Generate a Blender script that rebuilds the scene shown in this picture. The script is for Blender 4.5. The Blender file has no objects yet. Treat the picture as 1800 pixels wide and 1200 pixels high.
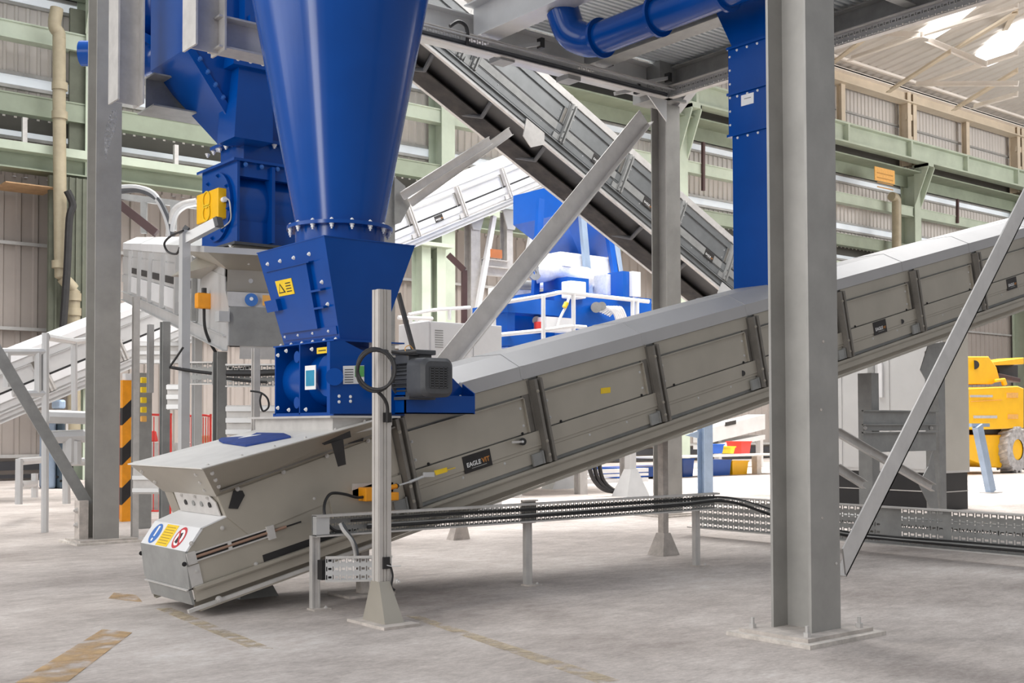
import bpy, math, random
from mathutils import Vector as V, Matrix
random.seed(7)
S = bpy.context.scene
COL = S.collection
# ------------------------------------------------------------------ camera
YAW, PITCH, FPX, CX, CY, ROLL = .895, .03, 2032., 900., 690., .003
EYE = V((0, 0, 1.4))
FW = V((math.cos(YAW)*math.cos(PITCH), math.sin(YAW)*math.cos(PITCH), math.sin(PITCH)))
RT = V((math.sin(YAW), -math.cos(YAW), 0))
UP = RT.cross(FW)
RT, UP = (RT*math.cos(ROLL)-UP*math.sin(ROLL)), (UP*math.cos(ROLL)+RT*math.sin(ROLL))
cd = bpy.data.cameras.new('camera'); cam = bpy.data.objects.new('camera', cd); COL.objects.link(cam)
cd.sensor_width = 36; cd.lens = FPX/1800*36; cd.shift_y = (CY-600)/1800; cd.clip_end = 300
cam.matrix_world = Matrix(((RT.x, UP.x, -FW.x, EYE.x), (RT.y, UP.y, -FW.y, EYE.y), (RT.z, UP.z, -FW.z, EYE.z), (0, 0, 0, 1)))
S.camera = cam
# ------------------------------------------------------------------ world, light, exposure
w = bpy.data.worlds.new('daylight'); S.world = w; w.use_nodes = True
nt = w.node_tree; bg = nt.nodes['Background']
tc = nt.nodes.new('ShaderNodeTexCoord'); sx = nt.nodes.new('ShaderNodeSeparateXYZ'); cr = nt.nodes.new('ShaderNodeValToRGB')
nt.links.new(tc.outputs['Generated'], sx.inputs[0]); nt.links.new(sx.outputs['Z'], cr.inputs[0]); nt.links.new(cr.outputs[0], bg.inputs[0])
cr.color_ramp.elements[0].position = 0; cr.color_ramp.elements[0].color = (.5, .485, .47, 1)
cr.color_ramp.elements[1].position = .6; cr.color_ramp.elements[1].color = (.88, .93, 1, 1)
bg.inputs[1].default_value = .64
def area(name, loc, tgt, size, sy, power, col=(1, .98, .95), spread=math.pi):
    l = bpy.data.lights.new(name, 'AREA'); l.shape = 'RECTANGLE'; l.size = size; l.size_y = sy; l.energy = power; l.color = col
    l.spread = spread
    o = bpy.data.objects.new(name, l); COL.objects.link(o); o.location = loc
    o.rotation_euler = (V(tgt)-V(loc)).to_track_quat('-Z', 'Y').to_euler()
area('rooflight_far', (24, 21, 17.5), (24, 21, 0), 34, 14, 9800, spread=2.0)
area('rooflight_left', (-9, 14, 9), (5, 12, 1.5), 14, 7, 1050)
area('doorway_daylight', (-9, 3.5, 5), (5, 9, 3), 2.4, 9, 760)
area('fill_light_middle', (19, 10.5, 11.5), (16, 20, 2), 9, 4, 800)  # added fill lamp, brightens the white cabinet in the background
area('fill_light_upper_wall', (58, 12, 12), (50, 33, 15.5), 16, 8, 2600)  # added fill lamp aimed at the upper right wall, no real window
S.view_settings.view_transform = 'Standard'; S.view_settings.look = 'None'; S.view_settings.gamma = 1
S.view_settings.use_curve_mapping = False; S.view_settings.exposure = .06
S.cycles.use_denoising = True; S.cycles.max_bounces = 6
# ------------------------------------------------------------------ pixel -> point on a known plane of the place
def _pl(px, py, ax, v):
    d = FW + RT*((px-CX)/FPX) - UP*((py-CY)/FPX)
    return EYE + d*((v-EYE[ax])/d[ax])
def PX(px, py, x): return _pl(px, py, 0, x)
def PY(px, py, y): return _pl(px, py, 1, y)
def PZ(px, py, z=0.): return _pl(px, py, 2, z)
def PD(px, py, depth):
    return EYE + FW*depth + RT*((px-CX)/FPX*depth) - UP*((py-CY)/FPX*depth)
# ------------------------------------------------------------------ materials
MATS = {}
def mat(name, col, rough=.5, metal=0., var=.12, scale=3., detail=4., bump=0., col2=None, emit=0., stretch=None, alpha=None, spec=.5):
    m = bpy.data.materials.new(name); m.use_nodes = True; n = m.node_tree; b = n.nodes['Principled BSDF']
    b.inputs['Roughness'].default_value = rough; b.inputs['Metallic'].default_value = metal
    b.inputs['Specular IOR Level'].default_value = spec
    t = n.nodes.new('ShaderNodeTexCoord'); mp = n.nodes.new('ShaderNodeMapping'); g = n.nodes.new('ShaderNodeNewGeometry')
    n.links.new(g.outputs['Position'], mp.inputs[0])
    if stretch: mp.inputs['Scale'].default_value = stretch
    no = n.nodes.new('ShaderNodeTexNoise'); no.inputs['Scale'].default_value = scale; no.inputs['Detail'].default_value = detail; no.inputs['Roughness'].default_value = .62
    n.links.new(mp.outputs[0], no.inputs['Vector'])
    r = n.nodes.new('ShaderNodeValToRGB'); r.color_ramp.elements[0].position = .32; r.color_ramp.elements[1].position = .68
    c2 = col2 or tuple(min(1, c*(1+var)) for c in col)
    r.color_ramp.elements[0].color = tuple(c*(1-var) for c in col)+(1,); r.color_ramp.elements[1].color = tuple(c2)+(1,)
    n.links.new(no.outputs[0], r.inputs[0]); n.links.new(r.outputs[0], b.inputs['Base Color'])
    if bump:
        bm = n.nodes.new('ShaderNodeBump'); bm.inputs['Strength'].default_value = bump; bm.inputs['Distance'].default_value = .02
        n.links.new(no.outputs[0], bm.inputs['Height']); n.links.new(bm.outputs[0], b.inputs['Normal'])
    if emit:
        b.inputs['Emission Strength'].default_value = emit; n.links.new(r.outputs[0], b.inputs['Emission Color'])
    if alpha:
        n2 = n.nodes.new('ShaderNodeTexNoise'); n2.inputs['Scale'].default_value = alpha; n2.inputs['Detail'].default_value = 6
        n.links.new(g.outputs['Position'], n2.inputs['Vector'])
        r2 = n.nodes.new('ShaderNodeValToRGB'); r2.color_ramp.elements[0].position = .38; r2.color_ramp.elements[1].position = .66; r2.color_ramp.elements[1].color = (.75, .75, .75, 1)
        n.links.new(n2.outputs[0], r2.inputs[0]); n.links.new(r2.outputs[0], b.inputs['Alpha'])
    MATS[name] = m; return m
GALV = mat('galvanised_sheet', (.43, .397, .34), .38, .4, .07, 1.6, 3)
GALVW = mat('galvanised_white_sheet', (.6, .6, .6), .35, .3, .06, 2, 3)
GALVD = mat('galvanised_section', (.31, .312, .305), .5, .3, .12, 5, 4)
GALVP = mat('conveyor_rib_sheet', (.21, .195, .175), .42, .45, .15, 5, 4)  # ribs and recess plates: their shadow is put into this darker colour
GALVK = mat('dark_galvanised_sheet', (.2, .208, .212), .4, .4, .12, 2.5, 4)
BRACE = mat('pale_brace_steel', (.68, .66, .64), .5, .15, .08, 5, 4)
COVER = mat('hopper_cover_sheet', (.66, .64, .61), .6, .1, .05, 5, 4)
GALVL = mat('galvanised_light_section', (.58, .56, .54), .45, .25, .1, 6, 4)
STEEL = mat('column_steel', (.375, .365, .345), .5, .2, .1, 3, 5)
DUSTY = mat('dusty_steel', (.52, .47, .43), .8, 0, .2, 9, 5)
LID = mat('conveyor_lid_sheet', (.44, .435, .44), .5, .2, .05, 1.2, 3)
BLUE = mat('blue_paint', (.0, .058, .30), .2, 0, .06, 2, 2, spec=.35)
BLUEF = mat('blue_cloth', (.02, .05, .22), .8, 0, .15, 12, 3)
GREEN = mat('green_wall_paint', (.46, .52, .42), .55, 0, .1, 1, 4)
GREEND = mat('dull_green_paint', (.27, .31, .235), .6, 0, .12, 1, 4)
CREAM = mat('cream_paint', (.7, .6, .47), .55, 0, .08, 1, 4)
CLAD = mat('wall_cladding', (.34, .30, .275), .6, 0, .06, .8, 4)
CLADL = mat('light_wall_cladding', (.66, .62, .59), .6, 0, .05, .8, 4)
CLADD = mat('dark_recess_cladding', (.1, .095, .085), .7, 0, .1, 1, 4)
ROOFM = mat('roof_sheet', (.62, .58, .54), .6, 0, .05, 1, 3)
ROOFW = mat('white_roof_steel', (.88, .82, .76), .5, 0, .05, 1, 3)
SKYL = mat('translucent_daylight_sheet', (1, 1, 1), .5, 0, .03, .3, 2, emit=2.2)
STRIP = mat('window_strip_sheet', (.68, .72, .76), .5, 0, .2, .3, 3, emit=.4)
BLACK = mat('black_rubber', (.018, .017, .018), .5, 0, .2, 6, 3)
BELT = mat('dusty_conveyor_belt', (.014, .013, .014), .8, 0, .3, 4, 5, col2=(.05, .042, .038))
MOTOR = mat('motor_grey_paint', (.075, .078, .085), .5, 0, .12, 9, 3)
YEL = mat('yellow_paint', (.95, .52, .0), .4, 0, .04, 3, 3)
SIGNY = mat('yellow_label', (.85, .58, .02), .5, 0, .06, 9, 3)
SIGNO = mat('orange_notice', (.8, .42, .1), .5, 0, .08, 9, 3)
ORANGE = mat('orange_plastic', (.85, .33, .01), .4, 0, .08, 9, 3)
WHITE = mat('white_paint', (.76, .76, .77), .4, 0, .03, 3, 3)
LABELW = mat('white_label', (.85, .85, .85), .5, 0, .03, 9, 3)
TEAL = mat('teal_label', (.02, .25, .42), .4, 0, .1, 9, 3)
GREENL = mat('green_label', (.12, .42, .12), .5, 0, .1, 9, 3)
SBLUE = mat('sign_blue', (.05, .17, .5), .5, 0, .06, 9, 3)
SRED = mat('sign_red', (.55, .04, .05), .5, 0, .06, 9, 3)
RED = mat('red_paint', (.75, .05, .04), .45, 0, .08, 4, 3)
CAB = mat('cabinet_grey_paint', (.56, .56, .555), .45, 0, .03, 2, 3)
BROWN = mat('brown_strut_paint', (.07, .035, .035), .6, 0, .1, 3, 3)
WOOD = mat('timber', (.45, .28, .15), .7, 0, .15, 5, 4)
PIPEC = mat('cream_pipe', (.36, .31, .215), .45, 0, .1, 3, 3)
FILM = mat('white_plastic_wrap', (.8, .8, .82), .3, 0, .1, 8, 4, bump=.6)
GREASE = mat('black_tape', (.02, .017, .016), .6, 0, .3, 8, 3)
LOGOW = mat('logo_white', (.72, .72, .72), .5, 0, .02, 9, 2)
LOGOO = mat('logo_orange', (.5, .2, .04), .5, 0, .05, 9, 2)
PAINTY = mat('worn_yellow_floor_paint', (.60, .41, .22), .8, 0, .15, 3, 4, alpha=5)
PAINTF = mat('faded_yellow_floor_paint', (.6, .5, .36), .8, 0, .12, 3, 4, alpha=7)
GROUT = mat('grout_crust', (.62, .57, .52), .9, 0, .2, 12, 5)
TYRE = mat('dusty_tyre', (.42, .41, .41), .8, 0, .3, 8, 4)
BLUES = mat('light_blue_steel', (.33, .42, .55), .45, .2, .08, 4, 3)
# floor: dusty concrete
FLOORM = mat('dusty_concrete', (.39, .34, .312), .75, 0, .18, .45, 9, bump=.2, col2=(.62, .565, .53), spec=.3)
def _floor():
    n = FLOORM.node_tree; b = n.nodes['Principled BSDF']; g = [x for x in n.nodes if x.type == 'NEW_GEOMETRY'][0]
    ramp = [x for x in n.nodes if x.type == 'VALTORGB'][0]
    mp = n.nodes.new('ShaderNodeMapping'); mp.inputs['Rotation'].default_value = (0, 0, -.67); mp.inputs['Scale'].default_value = (1, 2.2, 1)
    n2 = n.nodes.new('ShaderNodeTexNoise'); n2.inputs['Scale'].default_value = 3.2; n2.inputs['Detail'].default_value = 12; n2.inputs['Roughness'].default_value = .78
    n.links.new(g.outputs['Position'], mp.inputs[0]); n.links.new(mp.outputs[0], n2.inputs['Vector'])
    mx = n.nodes.new('ShaderNodeMixRGB'); mx.blend_type = 'OVERLAY'; mx.inputs[0].default_value = .6
    r2 = n.nodes.new('ShaderNodeValToRGB'); r2.color_ramp.elements[0].position = .3; r2.color_ramp.elements[1].position = .72
    r2.color_ramp.elements[0].color = (.3, .29, .28, 1); r2.color_ramp.elements[1].color = (.75, .75, .75, 1)
    n.links.new(n2.outputs[0], r2.inputs[0]); n.links.new(ramp.outputs[0], mx.inputs[1]); n.links.new(r2.outputs[0], mx.inputs[2])
    n3 = n.nodes.new('ShaderNodeTexNoise'); n3.inputs['Scale'].default_value = 38; n3.inputs['Detail'].default_value = 6; n3.inputs['Roughness'].default_value = .8
    mp3 = n.nodes.new('ShaderNodeMapping'); mp3.inputs['Scale'].default_value = (.5, 1, 1); n.links.new(g.outputs['Position'], mp3.inputs[0]); n.links.new(mp3.outputs[0], n3.inputs['Vector'])
    m3 = n.nodes.new('ShaderNodeMixRGB'); m3.blend_type = 'OVERLAY'; m3.inputs[0].default_value = .55
    n.links.new(mx.outputs[0], m3.inputs[1]); n.links.new(n3.outputs[0], m3.inputs[2]); n.links.new(m3.outputs[0], b.inputs['Base Color'])
_floor()
# ------------------------------------------------------------------ mesh builder
class G:
    def __init__(s): s.v = []; s.f = []; s.mi = []; s.m = 0
    def add(s, vs, fs):
        k = len(s.v); s.v += [V(v) for v in vs]; s.f += [tuple(i+k for i in f) for f in fs]; s.mi += [s.m]*len(fs); return s
    def box(s, a, b):
        x0, x1 = sorted((a[0], b[0])); y0, y1 = sorted((a[1], b[1])); z0, z1 = sorted((a[2], b[2]))
        return s.add([(x0,y0,z0),(x1,y0,z0),(x1,y1,z0),(x0,y1,z0),(x0,y0,z1),(x1,y0,z1),(x1,y1,z1),(x0,y1,z1)],
                     [(0,3,2,1),(4,5,6,7),(0,1,5,4),(1,2,6,5),(2,3,7,6),(3,0,4,7)])
    def prism(s, poly, vec):
        n = len(poly); p = [V(q) for q in poly]; vec = V(vec)
        return s.add(p+[q+vec for q in p], [tuple(range(n))[::-1], tuple(range(n, 2*n))]+[(i, (i+1) % n, n+(i+1) % n, n+i) for i in range(n)])
    def loft(s, l0, l1, caps=True):
        n = len(l0)
        return s.add(list(l0)+list(l1), ([tuple(range(n))[::-1], tuple(range(n, 2*n))] if caps else [])+[(i, (i+1) % n, n+(i+1) % n, n+i) for i in range(n)])
    def sec(s, p, q, prof, u):
        p, q, u = V(p), V(q), V(u); w = (q-p).normalized(); u = (u-w*u.dot(w)).normalized(); v = w.cross(u)
        return s.loft([p+u*a+v*b for a, b in prof], [q+u*a+v*b for a, b in prof])
    def bar(s, p, q, a, b, u=(0, 0, 1)): return s.sec(p, q, R(a, b), u)
    def cyl(s, p, q, r, n=16, r1=None, caps=True):
        p, q = V(p), V(q); w = (q-p).normalized(); u = w.orthogonal().normalized(); v = w.cross(u); r1 = r if r1 is None else r1
        c = [(math.cos(2*math.pi*i/n), math.sin(2*math.pi*i/n)) for i in range(n)]
        return s.loft([p+(u*a+v*b)*r for a, b in c], [q+(u*a+v*b)*r1 for a, b in c], caps)
    def tube(s, pts, r, n=8, closed=False):
        pts = [V(p) for p in pts]; k0 = len(s.v); m = len(pts); u = None; vs = []
        for i, p in enumerate(pts):
            a = pts[(i-1) % m] if closed or i else p; b = pts[(i+1) % m] if closed or i < m-1 else p
            w = (b-a).normalized()
            if u is None: u = w.orthogonal().normalized()
            u = (u-w*u.dot(w)).normalized(); v = w.cross(u)
            vs += [p+(u*math.cos(2*math.pi*j/n)+v*math.sin(2*math.pi*j/n))*r for j in range(n)]
        fs = [(i*n+j, i*n+(j+1) % n, ((i+1) % m)*n+(j+1) % n, ((i+1) % m)*n+j) for i in range(m if closed else m-1) for j in range(n)]
        if not closed: fs += [tuple(range(n))[::-1], tuple((m-1)*n+j for j in range(n))]
        return s.add(vs, fs)
    def lathe(s, c, ax, prof, n=32):
        c, ax = V(c), V(ax).normalized(); u = ax.orthogonal().normalized(); v = ax.cross(u); m = len(prof); vs = []
        for h, r in prof: vs += [c+ax*h+(u*math.cos(2*math.pi*j/n)+v*math.sin(2*math.pi*j/n))*r for j in range(n)]
        return s.add(vs, [(i*n+j, i*n+(j+1) % n, (i+1)*n+(j+1) % n, (i+1)*n+j) for i in range(m-1) for j in range(n)])
def R(a, b): return [(-a/2, -b/2), (a/2, -b/2), (a/2, b/2), (-a/2, b/2)]
def HS(b, h, tf=.016, tw=.01):   # I section: a = flange width, b = height
    return [(-b/2,-h/2),(b/2,-h/2),(b/2,-h/2+tf),(tw/2,-h/2+tf),(tw/2,h/2-tf),(b/2,h/2-tf),(b/2,h/2),(-b/2,h/2),(-b/2,h/2-tf),(-tw/2,h/2-tf),(-tw/2,-h/2+tf),(-b/2,-h/2+tf)]
def LS(a, b, t=.01): return [(0, 0), (a, 0), (a, t), (t, t), (t, b), (0, b)]
def CS(a, b, t=.008): return [(0, 0), (a, 0), (a, t), (t, t), (t, b-t), (a, b-t), (a, b), (0, b)]
def smoothpath(pts, k=8):
    pts = [V(p) for p in pts]; o = []
    for i in range(len(pts)-1):
        p0 = pts[max(i-1, 0)]; p1 = pts[i]; p2 = pts[i+1]; p3 = pts[min(i+2, len(pts)-1)]
        for j in range(k):
            t = j/k; o.append(.5*((2*p1)+(p2-p0)*t+(2*p0-5*p1+4*p2-p3)*t*t+(3*p1-p0-3*p2+p3)*t**3))
    return o+[pts[-1]]
WL = {}
def obj(name, g, m, parent=None, smooth=False, bevel=0):
    lo = V([min(v[i] for v in g.v) for i in range(3)]); hi = V([max(v[i] for v in g.v) for i in range(3)])
    c = V(((lo.x+hi.x)/2, (lo.y+hi.y)/2, lo.z)) if parent is None else (lo+hi)/2
    me = bpy.data.meshes.new(name); me.from_pydata([v-c for v in g.v], [], g.f)
    for x in (m if isinstance(m, (list, tuple)) else [m]): me.materials.append(x)
    me.polygons.foreach_set('material_index', g.mi)
    import bmesh
    bm = bmesh.new(); bm.from_mesh(me); bmesh.ops.recalc_face_normals(bm, faces=bm.faces); bm.to_mesh(me); bm.free()
    if smooth:
        me.polygons.foreach_set('use_smooth', [True]*len(me.polygons))
        try: me.set_sharp_from_angle(angle=math.radians(38))
        except Exception: pass
    o = bpy.data.objects.new(name, me); COL.objects.link(o); o.location = c
    if parent is not None: o.parent = parent; o.location = c-WL[parent]
    WL[o] = c
    if bevel:
        b = o.modifiers.new('bevel', 'BEVEL'); b.width = bevel; b.segments = 2; b.limit_method = 'ANGLE'; b.angle_limit = .7
    return o
def thing(name, loc, label, cat, group=None):
    o = bpy.data.objects.new(name, None); COL.objects.link(o); o.location = loc; o.empty_display_size = .1; WL[o] = V(loc)
    return tag(o, label, cat, group)
def tag(o, label, cat, group=None):
    o['label'] = label; o['category'] = cat
    if group: o['group'] = group
    return o
def struct(name, g, m, smooth=False):
    o = obj(name, g, m, None, smooth); o['kind'] = 'structure'; return o
def dup(root, delta, label=None):
    def rec(o, par):
        c = o.copy(); COL.objects.link(c)
        if par is not None: c.parent = par
        for ch in [x for x in bpy.data.objects if x.parent == o]: rec(ch, c)
        return c
    r = rec(root, None); r.location = V(root.location)+V(delta)
    if label: r['label'] = label
    return r
BOLT = {}
def bolt(parent, p, nrm, r=.012, h=.012, m=None):
    m = m or GALVL; key = (r, h, m.name); nrm = V(nrm).normalized()
    if key not in BOLT:
        g = G().cyl((0, 0, 0), (0, 0, h*.3), r*1.35, 12).cyl((0, 0, h*.3), (0, 0, h), r, 6).cyl((0, 0, h), (0, 0, h*1.5), r*.5, 8)
        me = bpy.data.meshes.new('bolt'); me.from_pydata(g.v, [], g.f); me.materials.append(m); BOLT[key] = me
    o = bpy.data.objects.new('bolt', BOLT[key]); COL.objects.link(o); o.rotation_euler = nrm.to_track_quat('Z', 'Y').to_euler()
    if parent is not None: o.parent = parent; o.location = V(p)-WL[parent]
    else: o.location = p
    return o
def text(name, s, o, ux, uy, size, m, parent, depth=.0015, bold=False):
    """lettering lying on a plate: o = lower left corner, ux / uy = the text's directions"""
    cu = bpy.data.curves.new(name, 'FONT'); cu.body = s; cu.size = size; cu.extrude = depth; cu.offset = .0 if not bold else size*.025
    t = bpy.data.objects.new(name, cu); COL.objects.link(t)
    dg = bpy.context.evaluated_depsgraph_get(); me = bpy.data.meshes.new_from_object(t.evaluated_get(dg))
    COL.objects.unlink(t); bpy.data.objects.remove(t)
    ux, uy = V(ux), V(uy); nz = ux.normalized().cross(uy.normalized())
    for v in me.vertices: v.co = ux*v.co.x + uy*v.co.y + nz*v.co.z
    me.materials.clear(); me.materials.append(m)
    ob = bpy.data.objects.new(name, me); COL.objects.link(ob); ob.parent = parent; ob.location = V(o)-WL[parent]
    return ob
X, Y, Z = V((1, 0, 0)), V((0, 1, 0)), V((0, 0, 1))
# ================================================================== the hall
struct('floor', G().add([(-14, -10, 0), (95, -10, 0), (95, 33.2, 0), (-14, 33.2, 0)], [(0, 1, 2, 3)]), FLOORM)
WY = 33.
def rib(x0, x1, z0, z1, y, pitch=.6, d=.05, g=None):
    """profiled sheeting: real folds along x"""
    g = g or G(); x = x0; pts = []
    while x < x1:
        pts += [(x, y), (x+pitch*.62, y), (x+pitch*.7, y-d), (x+pitch*.92, y-d)]; x += pitch
    pts.append((x, y)); n = len(pts)
    return g.add([(a, b, z0) for a, b in pts]+[(a, b, z1) for a, b in pts], [(i, i+1, n+i+1, n+i) for i in range(n-1)])
g = G()
rib(-2, 90, 4.15, 6.45, WY, .45, .05, g); rib(-2, 90, 6.5, 8.3, WY, .45, .05, g); rib(-2, 90, .7, 4.1, WY, .45, .05, g); rib(-2, 90, 8.3, 9.3, WY, .3, .05, g)
g.box((-2, WY+.01, 0), (90, WY+.1, .7))
struct('wall_back', g, CLAD)
g = G(); rib(-2, 90, 11.12, 13.0, WY-.02, .3, .05, g)
rib(-2, 90, 15.1, 16.45, WY-.02, .3, .04, g); rib(-2, 90, 16.55, 18.1, WY-.02, .3, .04, g); rib(-2, 90, 9.9, 10.75, WY-.02, .3, .04, g)
struct('wall_back.001', g, CLADL)
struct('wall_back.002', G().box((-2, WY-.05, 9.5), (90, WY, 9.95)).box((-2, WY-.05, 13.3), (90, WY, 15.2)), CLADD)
g = G()
for z, d in ((6.45, .1), (4.12, .12), (.66, .12), (9.33, .08), (16.5, .1), (11.1, .1), (10.72, .12), (13.02, .1), (13.36, .1)): g.box((-2, WY-d-.06, z-.045), (90, WY-.04, z+.045))
struct('trim_1', g, mat('sill_grey', (.42, .41, .4), .5, .2))
g = G().box((-2, WY-.1, .06), (90, WY, .16)).box((-2, WY-.14, .28), (90, WY, .52))
struct('baseboard_back', g, mat('dark_dado', (.03, .03, .035), .6))
for i, (z0, z1) in enumerate(((10.8, 11.08), (9.38, 9.53), (13.04, 13.34), (10.66, 10.7))):
    if i < 3: struct('window_%d' % (i+1), G().box((-2, WY-.09, z0), (90, WY-.03, z1)), STRIP)
# horizontal green beams running the whole wall
def wallbeam(name, z0, z1, d, m, label, x0=-2, x1=90, y=WY-.9, cat='beam', fl=.35):
    o = thing(name, (40, y, z0), label, cat)
    obj('web', G().box((x0, y, z0+.03), (x1, y+.03, z1-.03)), m, o)
    obj('flange', G().box((x0, y-d, z1-.04), (x1, y+fl, z1)), m, o); obj('flange', G().box((x0, y-d, z0), (x1, y+fl, z0+.04)), m, o)
    return o
wallbeam('wall_beam', 11.8, 12.28, .03, GREEN, 'pale green beam along the back wall, second below the crane girder', cat='beam')
wallbeam('wall_beam', 9.82, 10.36, .02, GREEND, 'dull green beam on the back wall between two window strips')
wallbeam('wall_beam', 8.28, 8.95, .3, GREEND, 'dark green beam with a pale top flange, lowest on the back wall')
obj('top_flange', G().box((-2, WY-1.3, 8.74), (90, WY-.9, 8.97)), GREEN, bpy.data.objects['wall_beam.002'])
cg = thing('crane_girder', (45, WY-1.5, 14.4), 'long pale green crane girder with stiffener tabs under the cream eaves beam', 'girder')
obj('web', G().box((-2, WY-1.5, 14.42), (90, WY-1.44, 15.2)), GREEN, cg)
obj('flange', G().box((-2, WY-1.75, 15.2), (90, WY-1.2, 15.28)), GREEN, cg); obj('flange', G().box((-2, WY-1.75, 14.34), (90, WY-1.2, 14.42)), GREEN, cg)
obj('soffit_plate', G().box((-2, WY-1.4, 13.9), (90, WY-.4, 13.96)).box((-2, WY-.45, 13.35), (90, WY-.4, 13.9)), GREEND, cg)
for i in range(14):
    x = 4+i*5.1; obj('stiffener', G().box((x, WY-1.74, 14.42), (x+.14, WY-1.5, 15.2)), GREEN, cg)
ev = thing('eaves_beam', (45, WY-.6, 17.55), 'cream painted eaves beam under the roof sheeting', 'beam')
obj('web', G().box((-2, WY-.62, 17.58), (90, WY-.56, 18.1)), CREAM, ev)
obj('flange', G().box((-2, WY-.9, 18.1), (90, WY-.3, 18.16)).box((-2, WY-.9, 17.52), (90, WY-.3, 17.58)), CREAM, ev)
# wall columns
g = G().box((10.25, 32.2, 9.0), (10.7, 32.3, 13)).box((9.6, 31.75, 2.6), (11.4, 31.9, 8.2))
for k in range(9): g.box((9.75+k*.18, 31.7, 2.6), (9.8+k*.18, 31.75, 8.2))
o = obj('recess_shade_panel', g, mat('recess_shade_olive', (.13, .14, .105), .7)); tag(o, 'dark ribbed panel painting recess shade beside the wall column, behind the cream downpipe', 'casing')  # dark panel paints the shade of the column recess
WC = [(10.9, 'left of the cream downpipe', 0), (22.9, 'behind the tall blue cone', 0), (34.6, 'hidden part-way by the dark steep conveyor', 0), (51.6, 'under the orange wall notice', 1), (62.4, 'at the right edge of the photo', 1)]
for x, lb, up in WC:
    c = thing('wall_column', (x, WY-.6, 0), 'green and cream wall column '+lb, 'column', 'columns of the back wall')
    obj('shaft', G().sec((x, WY-.6, 0), (x, WY-.6, 13.9), HS(.55, .8, .04, .03), (1, 0, 0)), GREEN, c)
    obj('upper_shaft', G().sec((x-.25, WY-.5, 14.4), (x-.25, WY-.5, 18.1), HS(.3, .5, .03, .02), (1, 0, 0)).sec((x+.25, WY-.5, 14.4), (x+.25, WY-.5, 18.1), HS(.3, .5, .03, .02), (1, 0, 0)).box((x-.4, WY-.7, 15.6), (x+.4, WY-.6, 15.9)).box((x-.4, WY-.7, 16.7), (x+.4, WY-.6, 17)), CREAM, c)
    obj('corbel', G().prism([(x-.3, WY-1, 12.3), (x-.3, WY-1.75, 14.1), (x-.3, WY-1.75, 14.34), (x-.3, WY-1, 14.34)], (.06, 0, 0)).prism([(x+.24, WY-1, 12.3), (x+.24, WY-1.75, 14.1), (x+.24, WY-1.75, 14.34), (x+.24, WY-1, 14.34)], (.06, 0, 0)).box((x-.3, WY-1.75, 14.2), (x+.3, WY-.9, 14.34)), GREEN, c)
for x, lb in ((46., 'beside the tall grey column'), (57., 'between two cream columns')):
    p = obj('eaves_post', G().sec((x, WY-.5, 15.2), (x, WY-.5, 17.6), HS(.3, .3, .03, .02), (1, 0, 0)), CREAM); tag(p, 'slim cream post under the eaves beam '+lb, 'post')
# big green box column in the middle
q0 = PY(742, 600, 30.5); q1 = PY(784, 430, 30.5); xa, xb, zt = q0.x, q1.x, q1.z
c = thing('crane_column', ((xa+xb)/2, 30.7, 0), 'wide green column of two legs and panels left of the white cabinet', 'column')
for x in (xa, xb-.35): obj('leg', G().sec((x+.17, 30.8, 0), (x+.17, 30.8, zt-.1), HS(.34, .6, .03, .03), (1, 0, 0)), GREEN, c)
obj('cap_plate', G().box((xa-.15, 30.3, zt-.12), (xb+.15, 31.3, zt)), GREEN, c)
for z0, z1 in ((1.2, 3.3), (5.0, 6.9)): obj('panel', G().box((xa+.3, 30.85, z0), (xb-.3, 30.9, z1)), GREEN, c)
# downpipes
def pipe(pts, r, m, label, clamps=(), n=14, name='downpipe', grp=None):
    t = thing(name, pts[0], label, 'pipe', grp); obj('pipe', G().tube(smoothpath(pts, 6) if len(pts) > 2 else pts, r, n), m, t, True)
    for p, q in clamps: obj('clamp', G().cyl(p, q, r*1.22, n), m, t, True)
    return t
YD = 31.4
a = PY(100, 15, YD); b = PY(96, 45, YD); c_ = PY(103, 58, YD); 
pa, pb, pc, pd, pe = PY(104, 68, YD), PY(107, 470, YD), PY(110, 487, YD), PY(128, 508, YD), PY(129, 523, YD)
rr = .17
pipe([a, b, c_, pa], rr, PIPEC, 'cream elbow pipe at the top left corner of the wall', name='elbow_pipe')
pipe([pa, PY(104, 150, YD), PY(105, 300, YD), pb, pc, pd, pe, PY(130, 640, YD), PY(130, 800, YD)], rr, PIPEC, 'tall cream downpipe with an offset bend left of the grey column',
     [(PY(105, y, YD)+Z*.1, PY(105, y, YD)-Z*.1) for y in (152, 203, 465)]+[(PY(129, y, YD)+Z*.1, PY(129, y, YD)-Z*.1) for y in (522, 548)])
pipe([PY(1567, 345, 31.6), PY(1575, 350, 31.6), PY(1576, 372, 31.6), PY(1576, 470, 31.6)], .22, PIPEC, 'cream downpipe bending out of the wall below the orange notice')
n_ = PY(1538, 292, 31.2); n2 = PY(1573, 324, 31.2)
o = thing('wall_notice', (n_.x, 31.2, n2.z), 'orange rectangular notice hung on the crane girder at the right', 'sign')
obj('board', G().box((n_.x, 31.2, n2.z), (n2.x, 31.24, n_.z)), SIGNO, o)
for k in range(4): obj('text_line', G().box((n_.x+.15, 31.19, n_.z-.25-k*.22), (n2.x-.15, 31.2, n_.z-.3-k*.22)), mat('notice_print%d' % k, (.5, .24, .04)), o)
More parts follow.
